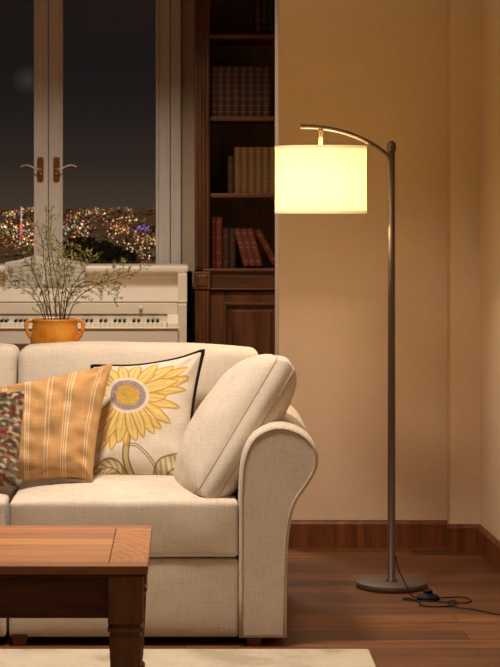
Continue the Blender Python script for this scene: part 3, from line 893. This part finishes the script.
# back frame and cushions
sobj('back_frame', soft_box(BM(), (2*XC-XS(262)+.03, 6.98, .035), (XS(262)-.03, 7.13, .74), .03, 10), M_linen, smooth=True)
kbk = 7.0/FP
for a, b, sd, mir in ((2*XC-(259-CX)*kbk, (19.5-CX)*kbk-.001, 5, -1), ((20.5-CX)*kbk, (259-CX)*kbk, 6, 1)):
    def back_fn(p, u, sd=sd, mir=mir):
        q = p.copy(); h = (p.z-.44)/.40
        q.y += .10*h-.05                                # recline
        if u.y < 0: q.y -= .035*(1-abs(u.x)**3)*(1-abs(u.z)**3)
        q.z += (.014*(1-abs(u.x*1.0)**4)-.010*(u.x*mir*.5+.5)**2)*(u.z*.5+.5)
        q.z += .004*nz(p, 5, sd); q.y += .008*nz(p, 5, sd+1)
        return q
    bcsh = sobj('back_cushion', soft_box(BM(), (a, 6.84, .44), (b, 7.04, .826), .030, 24, back_fn), M_linen2, smooth=True)
M_foot = wood('sofa_foot', (78, 42, 22), (116, 68, 38), 'z')
for fx in (XS(254), XC+.036, 2*XC-XS(254)):
    for fy in (YS+.03, 7.0):
        sobj('foot', sqlathe(BM(), [(.020, 0), (.024, .036)], (fx, fy, 0)), M_foot)

# ------------------------------------------------------------------ pillows
def pillow(name, corners, thick, label, cat, paint=None, mat=None, n=90, pinch=.05, pw=2.6, group=None, wr=.004, seed=1, piping=None, q_=.55, centre_push=None, partname='cover'):
    """corners TL, TR, BR, BL as world points; front faces the viewer"""
    TL, TR, BR, BL = [Vector(c) for c in corners]
    cen = (TL+TR+BR+BL)/4
    nrm = ((TR-TL)+(BR-BL)).cross((BL-TL)+(BR-TR)).normalized()
    if nrm.y > 0: nrm = -nrm                      # towards camera
    root = thing(name, label, cat, (cen.x, cen.y, min(c.z for c in (TL, TR, BR, BL))), group)
    ro = root.location.copy()
    V = []; F = []; UV = []
    def pos(u, v, side):
        a = 2*u-1; b = 2*v-1
        u2 = .5+(u-.5)*(1-pinch*(1-b*b)); v2 = .5+(v-.5)*(1-pinch*(1-a*a))
        p = TL*(1-u2)*(1-v2)+TR*u2*(1-v2)+BR*u2*v2+BL*(1-u2)*v2
        f = (max(0, 1-abs(a)**pw)*max(0, 1-abs(b)**pw))**q_
        h = thick*.5*f
        w = wr*(nz(p, 11, seed)+.6*nz(p, 22, seed+4))*min(1, f*2.2)
        # radial creases near corners
        cr_ = 0
        for (ca, cb) in ((-1, -1), (1, -1), (1, 1), (-1, 1)):
            dx, dy = a-ca, b-cb; r = math.hypot(dx, dy)
            if r < .9: cr_ += math.sin(math.atan2(dy, dx)*9+seed)*.0035*math.exp(-((r-.38)/.22)**2)
        return p+nrm*side*(h+(w+cr_) * (1 if side > 0 else .3))
    for side in (1, -1):
        for j in range(n+1):
            for i in range(n+1):
                V.append(pos(i/n, j/n, side)-ro); UV.append((i/n, j/n))
    N = (n+1)**2
    for j in range(n):
        for i in range(n):
            a = j*(n+1)+i; F.append((a, a+n+1, a+n+2, a+1)); F.append((N+a, N+a+1, N+a+n+2, N+a+n+1))
    me = bpy.data.meshes.new(partname); me.from_pydata(V, [], F)
    if paint is not None:
        UV = np.array(UV); col = paint(UV[:, 0], UV[:, 1]); col = lin_np(col)
        a = me.color_attributes.new('Col', 'FLOAT_COLOR', 'POINT')
        a.data.foreach_set('color', np.hstack([col, np.ones((len(col), 1))]).astype(np.float32).ravel())
    bm = BM(); bm.from_mesh(me); bmesh.ops.remove_doubles(bm, verts=bm.verts, dist=1e-5)
    bmesh.ops.recalc_face_normals(bm, faces=bm.faces); bm.to_mesh(me); bm.free()
    o = link(partname, me, mat, root, True)
    if piping:
        path = [pos(i/40, 0, 1) for i in range(40)]+[pos(1, i/40, 1) for i in range(40)]+[pos(1-i/40, 1, 1) for i in range(40)]+[pos(0, 1-i/40, 1) for i in range(40)]
        obj('piping', off(tube(BM(), path, piping[1], 6, closed=True), ro), piping[0], root, smooth=True)
    return root

# --- painted patterns: numpy drawing in the design's own coordinates
def seg_dist(x, y, pts):
    d = np.full(x.shape, 1e9); tt = np.zeros(x.shape); L = 0
    for (ax_, ay), (bx, by) in zip(pts, pts[1:]):
        l = math.hypot(bx-ax_, by-ay); t = np.clip(((x-ax_)*(bx-ax_)+(y-ay)*(by-ay))/max(l*l, 1e-9), 0, 1)
        dd = np.hypot(x-ax_-t*(bx-ax_), y-ay-t*(by-ay)); m = dd < d; d = np.where(m, dd, d); tt = np.where(m, L+t*l, tt); L += l
    return d, tt/L
def curve2(p, n=8):
    return [(v.x, v.y) for v in smoothpath([(a, b, 0) for a, b in p], n)]
def vnoise(x, y, s, seed=0):
    return np.array([noise.noise(Vector((a*s, b*s, seed*5.3))) for a, b in zip(x, y)])
def mixc(col, m, c):
    m = np.clip(m, 0, 1)[:, None]; return col*(1-m)+np.array(c, float)*m
def ss(a, b, x): t = np.clip((x-a)/(b-a), 0, 1); return t*t*(3-2*t)

SF = [(92, 366), (204, 351), (190, 488), (87, 481)]
def sunflower(u, v):
    u = .35+(u-.36)/1.12; v = .31+(v-.34)/1.12
    x = SF[0][0]*(1-u)*(1-v)+SF[1][0]*u*(1-v)+SF[2][0]*u*v+SF[3][0]*(1-u)*v
    y = SF[0][1]*(1-u)*(1-v)+SF[1][1]*u*(1-v)+SF[2][1]*u*v+SF[3][1]*(1-u)*v
    col = np.tile(np.array([214., 202., 184.]), (len(x), 1))
    ink = (128, 104, 62); nn = vnoise(x, y, .5, 1)
    # leaves and stem
    for pts, w in (([(128, 440), (126, 456), (129, 468), (136, 482)], 3.0),):
        c = curve2(pts); d, t = seg_dist(x, y, c)
        col = mixc(col, ss(w, w-1, d), (188, 172, 128)); col = mixc(col, ss(1.1, .3, abs(d-w+.4)), ink)
    for tipb, wid in (([(128, 446), (138, 448), (150, 460), (158, 474), (162, 482)], 0),):
        c = curve2(tipb); d, t = seg_dist(x, y, c); col = mixc(col, ss(.7, .2, abs(d-1.1)), ink)
    def leafshape(col, pts, W, fill, n_v=7):
        c = curve2(pts); d, t = seg_dist(x, y, c)
        wloc = W*np.sin(PI*np.clip(t, 0, 1)**.8)+.01
        ins = d < wloc
        col = mixc(col, ins*.45, fill); col = mixc(col, ss(1.0, .3, abs(d-wloc))*(t > .01)*(t < .99), ink)
        vein = ss(.35, .05, abs(((t*n_v - d/W*1.5) % 1)-.5))*ins*.55
        col = mixc(col, vein, ink); col = mixc(col, ss(.8, .2, d)*ins, ink); return col
    col = leafshape(col, [(150, 480), (163, 470), (175, 459), (184, 447)], 12, (196, 182, 132))
    col = leafshape(col, [(160, 484), (172, 480), (182, 474), (188, 466)], 6, (190, 176, 126))
    col = leafshape(col, [(126, 474), (114, 465), (104, 464), (90, 470)], 7, (196, 180, 124))
    # petals
    cx_, cy_ = 128.3, 398.5
    tips = [(112, 450), (99, 449), (90, 434), (88, 420), (184, 392), (179, 409), (176, 384), (170, 425), (184, 370), (171, 368), (155, 364), (139, 364), (122, 364), (108, 366), (95, 370), (88, 385),
            (154, 436), (161, 431), (143.6, 440), (136, 443), (126, 447), (119, 444), (105, 440), (166, 400), (186, 380)]
    order = sorted(tips, key=lambda t: -math.hypot(t[0]-cx_, t[1]-cy_))
    for k, (tx, ty) in enumerate(order):
        L = math.hypot(tx-cx_, ty-cy_); dx, dy = (tx-cx_)/L, (ty-cy_)/L
        a = (x-cx_)*dx+(y-cy_)*dy; b = -(x-cx_)*dy+(y-cy_)*dx
        t = np.clip((a-12)/(L-12), 0, 1); bend = 1.5*math.sin(k*2.1)
        bb = b-bend*np.sin(PI*t)
        wl = (5.4+1.0*math.sin(k*1.7))*np.where(t < .55, .78+.40*t, 1.0*np.sqrt(np.clip((1-t)/.45, 0, 1)))
        ins = (a > 6)*(a < L)*(abs(bb) < wl)
        sh = .5+.5*np.sin(bb*1.5+k)
        base = np.array([214., 180., 98.])*(1-.0*t[:, None])
        inner = np.array([218., 204., 158.])
        cc = base*(1-sh[:, None]*.75)+inner*sh[:, None]*.75
        m = ins.astype(float)[:, None]; col = col*(1-m)+cc*m
        edge = ss(1.15, .35, abs(abs(bb)-wl+.3))*(a > 8)*(a < L+.8); col = mixc(col, edge*.85, (184, 136, 54))
        col = mixc(col, ss(.7, .2, abs(bb))*ins*(t < .7)*.55, (190, 146, 66))
    # head
    ca, sa = math.cos(-.25), math.sin(-.25); rx = ((x-cx_)*ca-(y-cy_)*sa)/21.5; ry = ((x-cx_)*sa+(y-cy_)*ca)/18.5
    r = np.hypot(rx, ry)
    col = mixc(col, ss(1.03, .97, r), (210, 198, 176))
    col = mixc(col, ss(.86, .80, r), (138, 118, 116))
    d1 = vnoise(x, y, 1.3, 3); col = mixc(col, (r < .84)*ss(.05, .25, d1)*.8, (188, 172, 156))
    col = mixc(col, ss(.58, .50, r), (198, 160, 66)); d2 = vnoise(x, y, 1.5, 8)
    col = mixc(col, (r < .55)*ss(.0, .3, d2)*.7, (150, 122, 84)); col = mixc(col, (r < .6)*ss(.1, .3, -d2)*.6, (222, 188, 96))
    return col
M_paint = painted_fabric('printed_cotton'); M_paint2 = painted_fabric('striped_cotton', .10); M_paint3 = painted_fabric('tapestry_fabric', .12)
back_d = 6.76
pillow('sunflower_cushion', (P(92, 366, 6.76), P(203.5, 350.5, 6.74), P(190, 487, 6.52), P(87, 481, 6.56)), .13,
       'cream cushion printed with a large yellow sunflower and edged in black piping', 'cushion', sunflower, M_paint, n=190, pinch=.11, seed=2, wr=.005, piping=(M_blackpipe, .0072))
def stripes(u, v):
    col = np.tile(np.array([188., 144., 94.]), (len(u), 1))
    nn = vnoise(u, v, 3, 2); col = col*(1+.06*nn[:, None])
    heather = vnoise(u*260, v*8, 1, 5); col = col*(1+.05*heather[:, None])
    for c, w in ((.285, .006), (.305, .006), (.325, .006), (.49, .0055), (.525, .0055), (.665, .006), (.69, .006), (.715, .006), (.90, .005), (.925, .005), (.09, .006), (.115, .006)):
        col = mixc(col, ss(w*1.1, w*.35, abs(u-c))*.85, (226, 208, 176))
    return col
pillow('striped_cushion', (P(-8, 388, 6.56), P(113, 363, 6.60), P(92.5, 480.5, 6.36), P(-2, 482, 6.38)), .14,
       'mustard orange cushion with thin cream stripes, overlapping the sunflower cushion', 'cushion', stripes, M_paint2, n=170, pinch=.07, seed=5, wr=.018)
def tapestry(u, v):
    x, y = u*9, v*9
    a = vnoise(x, y, .9, 1); b = vnoise(x, y, 1.6, 4); c = vnoise(x, y, 2.6, 7)
    col = np.tile(np.array([118., 106., 86.]), (len(u), 1))
    col = mixc(col, ss(.0, .08, a), (96, 90, 76)); col = mixc(col, ss(.12, .2, b), (122, 66, 44)); col = mixc(col, ss(.12, .2, -b)*.9, (66, 66, 58))
    col = mixc(col, ss(.2, .28, c), (170, 152, 120)); col = mixc(col, ss(.2, .28, -c)*.8, (88, 44, 30))
    wave = np.sin(v*34+2.5*np.sin(u*9)); col = mixc(col, ss(.75, .95, wave)*.45, (186, 168, 136))
    return col
pillow('tapestry_cushion', (P(-78, 400, 6.46), P(25, 391, 6.44), P(17.5, 486, 6.30), P(-80, 488, 6.32)), .15,
       'dark floral tapestry cushion cut off by the left edge of the view', 'cushion', tapestry, M_paint3, n=130, pinch=.02, seed=8, wr=.03)

# --- big boxed cushion leaning on the arm
def boxed_cushion():
    a0 = P(203, 507, 6.15); a1 = P(288, 365, 6.25)
    root = thing('large_cushion', 'large plain cream boxed cushion leaning on the right sofa arm', 'cushion', a0); ro = a0.copy()
    up = (a1-a0); H = up.length*.525; up.normalize()
    cen = (a0+a1)/2+Vector((-.026, .225, -.012))
    dep = Vector((-.20, .95, -.20)); dep = (dep-up*dep.dot(up)).normalized(); Wd = .21
    nrm = dep.cross(up).normalized()
    if nrm.x > 0: nrm = -nrm                          # puffed face looks left and up
    n = 44; g = .034
    def f(a, b): return (max(0, 1-abs(a)**2.4)*max(0, 1-abs(b)**2.4))**.60
    def pos(a, b, s, extra=1):
        pin = .09
        # rounded-square outline
        ka = 1-pin*(1-b*b)*1.0-.13*(abs(a)*abs(b))**2.5; kb_ = 1-pin*.3*(1-a*a)-.13*(abs(a)*abs(b))**2.5
        p = cen+dep*(a*ka*Wd)+up*(b*kb_*H)
        q = p+nrm*s*(g*.9+(.100 if s > 0 else .075)*f(a, b)*extra)
        q += nrm*s*(.007*nz(p, 8, 3)+.004*nz(p, 17, 6))*min(1, 2*f(a, b)); return q-ro
    V = []; F = []
    idx = {}
    for s in (1, -1):
        for j in range(n+1):
            for i in range(n+1):
                idx[s, i, j] = len(V); a = -math.cos(PI*i/n); b = -math.cos(PI*j/n); V.append(pos(a, b, s))
        for j in range(n):
            for i in range(n):
                F.append((idx[s, i, j], idx[s, i+1, j], idx[s, i+1, j+1], idx[s, i, j+1]))
    per = [(i, 0) for i in range(n)]+[(n, j) for j in range(n)]+[(n-i, n) for i in range(n)]+[(0, n-j) for j in range(n)]
    # gusset bulging slightly
    K = 6; rows = []
    for k in range(K+1):
        if k == 0: rows.append([idx[1, i, j] for i, j in per]); continue
        if k == K: rows.append([idx[-1, i, j] for i, j in per]); continue
        r = []
        for i, j in per:
            A = V[idx[1, i, j]]; B = V[idx[-1, i, j]]; t = k/K; c = A*(1-t)+B*t
            o_ = (c-(cen-ro)); o_ -= nrm*o_.dot(nrm); o_.normalize()
            V.append(c+o_*.014*math.sin(PI*t)); r.append(len(V)-1)
        rows.append(r)
    m = len(per)
    for A, B in zip(rows, rows[1:]):
        for k in range(m): F.append((A[k], A[(k+1) % m], B[(k+1) % m], B[k]))
    me = bpy.data.meshes.new('cover'); me.from_pydata(V, [], F)
    bm = BM(); bm.from_mesh(me); bmesh.ops.recalc_face_normals(bm, faces=bm.faces); bm.to_mesh(me); bm.free()
    link('cover', me, M_linen2, root, True)
    for s in (1, -1):
        path = [V[idx[s, i, j]] for i, j in per]
        o = obj('piping', tube(BM(), path, .0022, 6, closed=True), M_pipe, root, smooth=True)
boxed_cushion()

# ------------------------------------------------------------------ rug
t = NT('wool_rug'); v = t.coord()
f1 = t.noise(v, 4.5, 5, .62); f2 = t.noise(v, 120, 3, .6); 
tc1 = t.ramp(f1, [(.40, lin((172, 158, 136))), (.50, lin((196, 184, 162))), (.62, lin((206, 194, 172)))])
t.bump(f2, .8, .004); M_rug = t.set(t.mix(t.math('MULTIPLY', f2, .35), tc1, lin((180, 160, 130))), .95, 0, .1, .2)
yR = FP*(EYE-.013)/(648.5-CY); xR = (369-CX)/FP*yR
def rug_fn(p, u): return p
bm = soft_box(BM(), (-1.9, 2.6, 0.0005), (xR, yR, .013), .006, 30)
tag(obj('rug', bm, M_rug, smooth=True), 'pale cream wool rug under the coffee table', 'rug')

# ------------------------------------------------------------------ coffee table
TW = .094; tx1 = -.0868; ty0, ty1 = 4.92, 5.546; TZ = .45; tL = 1.12; tx0 = tx1-tL
tbl = thing('coffee_table', 'reddish brown wooden coffee table with framed plank top and square turned legs', 'coffee table', ((tx0+tx1)/2, (ty0+ty1)/2, .013)); to = tbl.location.copy()
def tobj(name, bm, m, parent=tbl, **k): return obj(name, off(bm, to), m, parent, **k)
def top_mat(name, dark, light, axis, seed):
    t = NT(name); sc = {'x': (.8, 11, 11), 'y': (11, .8, 11)}[axis]
    tcn = t.n('ShaderNodeTexCoord'); mp = t.n('ShaderNodeMapping'); mp.inputs['Location'].default_value = (seed*3.7, seed*5.1, 0); mp.inputs['Scale'].default_value = sc
    t.l(tcn.outputs['Object'], mp.inputs[0])
    f = t.noise(mp.outputs[0], 2.0, 5, .6); 
    mp2 = t.n('ShaderNodeMapping'); mp2.inputs['Scale'].default_value = tuple(k*6 for k in sc); t.l(tcn.outputs['Object'], mp2.inputs[0])
    g = t.noise(mp2.outputs[0], 2, 3, .6); h = t.math('ADD', t.math('MULTIPLY', f, .8), t.math('MULTIPLY', g, .2)); t.bump(g, .12, .001)
    m_ = tuple((a+b)/2 for a, b in zip(lin(dark), lin(light)))
    return t.set(t.ramp(h, [(.33, lin(dark)), (.5, m_), (.66, lin(light))]), .42, 0, .35)
MT = [top_mat('tabletop_plank', (130, 78, 40), (182, 120, 68), 'x', 1), top_mat('tabletop_plank_red', (120, 70, 36), (166, 106, 60), 'x', 2), top_mat('tabletop_plank_pale', (142, 88, 46), (192, 130, 76), 'x', 3)]
def end_mat():
    t = NT('tabletop_end_board'); v = t.coord()
    w = t.n('ShaderNodeTexWave'); w.wave_type = 'RINGS'; w.rings_direction = 'Z'; w.inputs['Scale'].default_value = 16; w.inputs['Distortion'].default_value = 5; w.inputs['Detail'].default_value = 3; w.inputs['Detail Scale'].default_value = 1.5
    mp = t.n('ShaderNodeMapping'); mp.inputs['Location'].default_value = (-.40, .12, 0); mp.inputs['Scale'].default_value = (1.0, .45, 1); t.l(v, mp.inputs[0]); t.l(mp.outputs[0], w.inputs['Vector'])
    n5 = t.noise(t.coord((22, 60, 1), rot=(0, 0, .35)), 1.5, 4, .65); fc = t.math('ADD', t.math('MULTIPLY', w.outputs['Fac'], .12), t.math('MULTIPLY', n5, .85))
    return t.set(t.ramp(fc, [(.30, lin((128, 78, 42))), (.5, lin((170, 110, 62))), (.72, lin((188, 126, 74)))]), .42, 0, .35)
M_end = end_mat()
M_tleg = wood('table_leg_wood', (80, 46, 22), (124, 76, 40), 'z', 1.5, .5, .25, 10)
M_tapr = wood('table_apron_wood', (66, 34, 16), (92, 50, 26), 'x', 1.5, .6, .15, 10)
th = .020; fb_ = .048; gp = .0007
bm = BM()
def plank(x0, x1, y0, y1, mi): box(bm, (x0+gp, y0+gp, TZ-th), (x1-gp, y1-gp, TZ), .0012, 1, mi)
plank(tx0, tx1, ty0, ty0+fb_, 1); plank(tx0, tx1, ty1-fb_, ty1, 1)
yy_ = [ty0+fb_+(ty1-ty0-2*fb_)*q for q in (0, .17, .36, .50, .68, .84, 1)]
for i in range(6): plank(tx0+TW, tx1-TW, yy_[i], yy_[i+1], (0, 2, 0, 2, 1, 0)[i])
for a, b in ((tx0, tx0+TW), (tx1-TW, tx1)): plank(a, b, ty0+fb_, ty1-fb_, 3)
tobj('tabletop', bm, MT+[M_end])
tobj('top_moulding', box(BM(), (tx0+.008, ty0+.008, TZ-th-.008), (tx1-.008, ty1-.008, TZ-th+.001), .003), M_tapr)
lw = .083
lx = [tx1-.0125-lw/2, tx0+.0125+lw/2]; ly = [ty0+.0125+lw/2, ty1-.0125-lw/2]; h_ = lw/2
legp = [(.020, .013), (.026, .016), (.029, .03), (.029, .060), (.026, .068), (.034, .078), (.036, .084), (.034, .092), (.028, .098), (.031, .12), (.0355, .20), (h_*.93, .276), (h_*.93, .279), (h_*.84, .283), (h_*.82, .288), (h_*1.0, .292), (h_*1.02, .297), (h_*1.0, .301), (h_*.84, .304), (h_*.84, .308), (h_, .312), (h_, TZ-th-.006)]
for x_ in lx:
    for y_ in ly: tobj('leg', sqlathe(BM(), legp, (x_, y_, 0), .06), M_tleg)
az0, az1 = EYE-(618-CY)/FP*4.95, TZ-th-.007
for y_ in (ty0+.026, ty1-.026-.02): tobj('apron', box(BM(), (lx[1]+h_-.002, y_, az0), (lx[0]-h_+.002, y_+.02, az1), .002), M_tapr)
for x_ in (tx0+.026, tx1-.046): tobj('apron', box(BM(), (x_, ly[0]+h_-.002, az0), (x_+.02, ly[1]-h_+.002, az1), .002), M_tapr)

# ------------------------------------------------------------------ floor lamp
YL = 7.11; kl = YL/FP
XL = lambda px: (px-CX)*kl
ZL = lambda py: EYE-(py-CY)*kl
lamp = thing('floor_lamp', 'arched metal floor lamp with a glowing drum shade beside the sofa', 'floor lamp', (XL(391.5), YL, 0)); lo_ = lamp.location.copy()
def lobj(name, bm, m, parent=lamp, **k): return obj(name, off(bm, lo_), m, parent, **k)
LX = XL(391.5)
lobj('base', lathe(BM(), [(0, .0), (.118, 0), (.121, .002), (.121, .0195), (.1195, .021), (.03, .0212), (0, .0212)], (LX, YL, 0), 72), M_lampbase, auto=True)
lobj('pole', lathe(BM(), [(.020, .019), (.020, .024), (.0135, .028), (.0130, .60), (.0122, 1.0), (.0118, ZL(150))], (LX, YL, 0), 28), M_lampmetal, auto=True)
zt = ZL(150)
lobj('pole_cap', lathe(BM(), [(.0150, zt-.004)]+[(.0155*math.cos(a), zt+.016+.0155*math.sin(a)) for a in [i*PI/2/8 for i in range(9)]], (LX, YL, 0), 28), M_lampmetal, smooth=True)
ap = smoothpath([(XL(x), YL, ZL(y)) for x, y in ((390.5, 159), (384, 152.5), (374, 145.5), (361, 138.5), (345, 132.5), (330, 129), (316, 127.2), (301, 126.6))], 6)
arm = lobj('arched_arm', tube(BM(), ap, .0078, 14), M_lampmetal, smooth=True)
obj('end_cap', off(tube(BM(), [(XL(303), YL, ZL(126.6)), (XL(300.5), YL, ZL(126.5))], .0088, 14), lo_), M_lampmetal, arm)
SX = XL(320.7)
stem = lobj('stem', lathe(BM(), [(.0075, ZL(148)), (.0075, ZL(130)), (.0055, ZL(129))], (SX, YL, 0), 16), metal('pale_stem', (200, 180, 150), .3, .7), smooth=True)
obj('screw', off(lathe(BM(), [(.009, ZL(131.5)), (.0095, ZL(129.5)), (.006, ZL(128))], (SX, YL, 0), 16), lo_), M_lampmetal, stem, smooth=True)
zt, zb_ = ZL(146.5), ZL(213)
R = XL(366.3)-SX
SH = NT('glowing_linen_shade')
SH.set((.9, .8, .40), .9)
v = SH.coord((1, 1, 1)); f = SH.noise(SH.coord((300, 300, 20)), 1, 2)
SH.l(SH.ramp(f, [(.3, (1.0, .84, .17)), (.7, (1.0, .86, .20))]), SH.b.inputs['Emission Color'])
SH.b.inputs['Emission Strength'].default_value = 1.5
tl = SH.n('ShaderNodeBsdfTranslucent'); tl.inputs[0].default_value = (.9, .72, .22, 1)
ms = SH.n('ShaderNodeMixShader'); ms.inputs[0].default_value = .22
SH.l(SH.b.outputs[0], ms.inputs[1]); SH.l(tl.outputs[0], ms.inputs[2]); SH.l(ms.outputs[0], SH.out.inputs[0])
bm = BM(); lathe(bm, [(R, zb_), (R, zt)], (SX, YL, 0), 96, cap=False)
shade = lobj('lamp_shade', bm, SH.m, smooth=True)
M_trim = NT('shade_trim'); M_trim.set(lin((250, 236, 190)), .9); M_trim.b.inputs['Emission Color'].default_value = (1, .76, .34, 1); M_trim.b.inputs['Emission Strength'].default_value = .5; M_trim = M_trim.m
for a, b in ((zb_-.001, zb_+.010), (zt-.010, zt+.001)):
    obj('shade_trim', off(lathe(BM(), [(R-.001, a), (R+.0016, a), (R+.0016, b), (R-.001, b), (R-.001, a)], (SX, YL, 0), 96, cap=False), lo_), M_trim, shade)
bm = BM()
for k in range(3):
    a = 2*PI*k/3+.3; tube(bm, [(SX, YL, zt-.02), (SX+math.cos(a)*R*.995, YL+math.sin(a)*R*.995, zt-.006)], .002, 6)
obj('shade_spider', off(bm, lo_), M_lampmetal, shade)
bz = (zt+zb_)/2
obj('bulb', off(lathe(BM(), [(.001, bz-.035), (.018, bz-.03), (.028, bz-.01), (.026, bz+.01), (.014, bz+.03), (.013, bz+.06), (0, bz+.062)], (SX, YL, 0), 20), lo_), emit_mat('bulb_glow', (1, .72, .36), 12, False), shade, smooth=True)
pl2 = bpy.data.lights.new('lamp_bulb_light', 'POINT'); pl2.energy = 30; pl2.color = (1, .80, .61); pl2.shadow_soft_size = .035
po = bpy.data.objects.new('lamp_bulb_light', pl2); C.objects.link(po); po.location = (SX, YL, bz-.01)
for o in lamp.children_recursive:
    if o.name.startswith('bulb'): o.visible_shadow = True
# cord and foot switch
def FPt(px, py, z=.004):
    d = (EYE-z)*FP/(py-CY); return Vector(((px-CX)/FP*d, d, z))
cz = .0035
c1 = smoothpath([P(395.5, 556, YL-.008), P(398, 568, YL-.03), P(403, 579, YL-.06), FPt(408.5, 589, .022), FPt(413, 596, .006), FPt(419, 598.5, .01)], 8)
cord = lobj('power_cord', tube(BM(), c1, .0021, 8), M_rubber, smooth=True)
c2 = smoothpath([FPt(437, 598, .012), FPt(446, 597.5, cz), FPt(462, 597, cz), FPt(471, 600, cz), FPt(466, 602.8, cz), FPt(450, 602.5, cz), FPt(433, 601.5, cz+.003), FPt(415, 600.5, cz), FPt(403, 599, cz), FPt(409, 598.2, cz), FPt(420, 602, cz+.002), FPt(421, 605.3, cz), FPt(440, 606.5, cz), FPt(453, 605.5, cz), FPt(457, 602, cz+.006), FPt(452, 600.4, cz+.008), FPt(448, 603, cz+.006), FPt(455, 607, cz+.002), FPt(474, 609.5, cz), FPt(500, 614.5, cz), FPt(530, 618, cz)], 8)
lobj('power_cord', tube(BM(), c2, .0021, 8), M_rubber, smooth=True)
sc_ = FPt(428, 599.5, 0)
bm = BM(); prof = [(.0, 0), (.036, 0), (.039, .004), (.037, .010), (.028, .016), (.019, .018), (.017, .023), (0, .024)]
lathe(bm, prof, sc_, 32)
for v in bm.verts: v.co.y = sc_.y+(v.co.y-sc_.y)*.85
fs = lobj('foot_switch', bm, M_rubber, auto=True)
obj('pedal_button', off(lathe(BM(), [(.0155, .021), (.0155, .030), (.013, .032), (0, .0325)], sc_, 24), lo_), M_rubber, fs, auto=True)
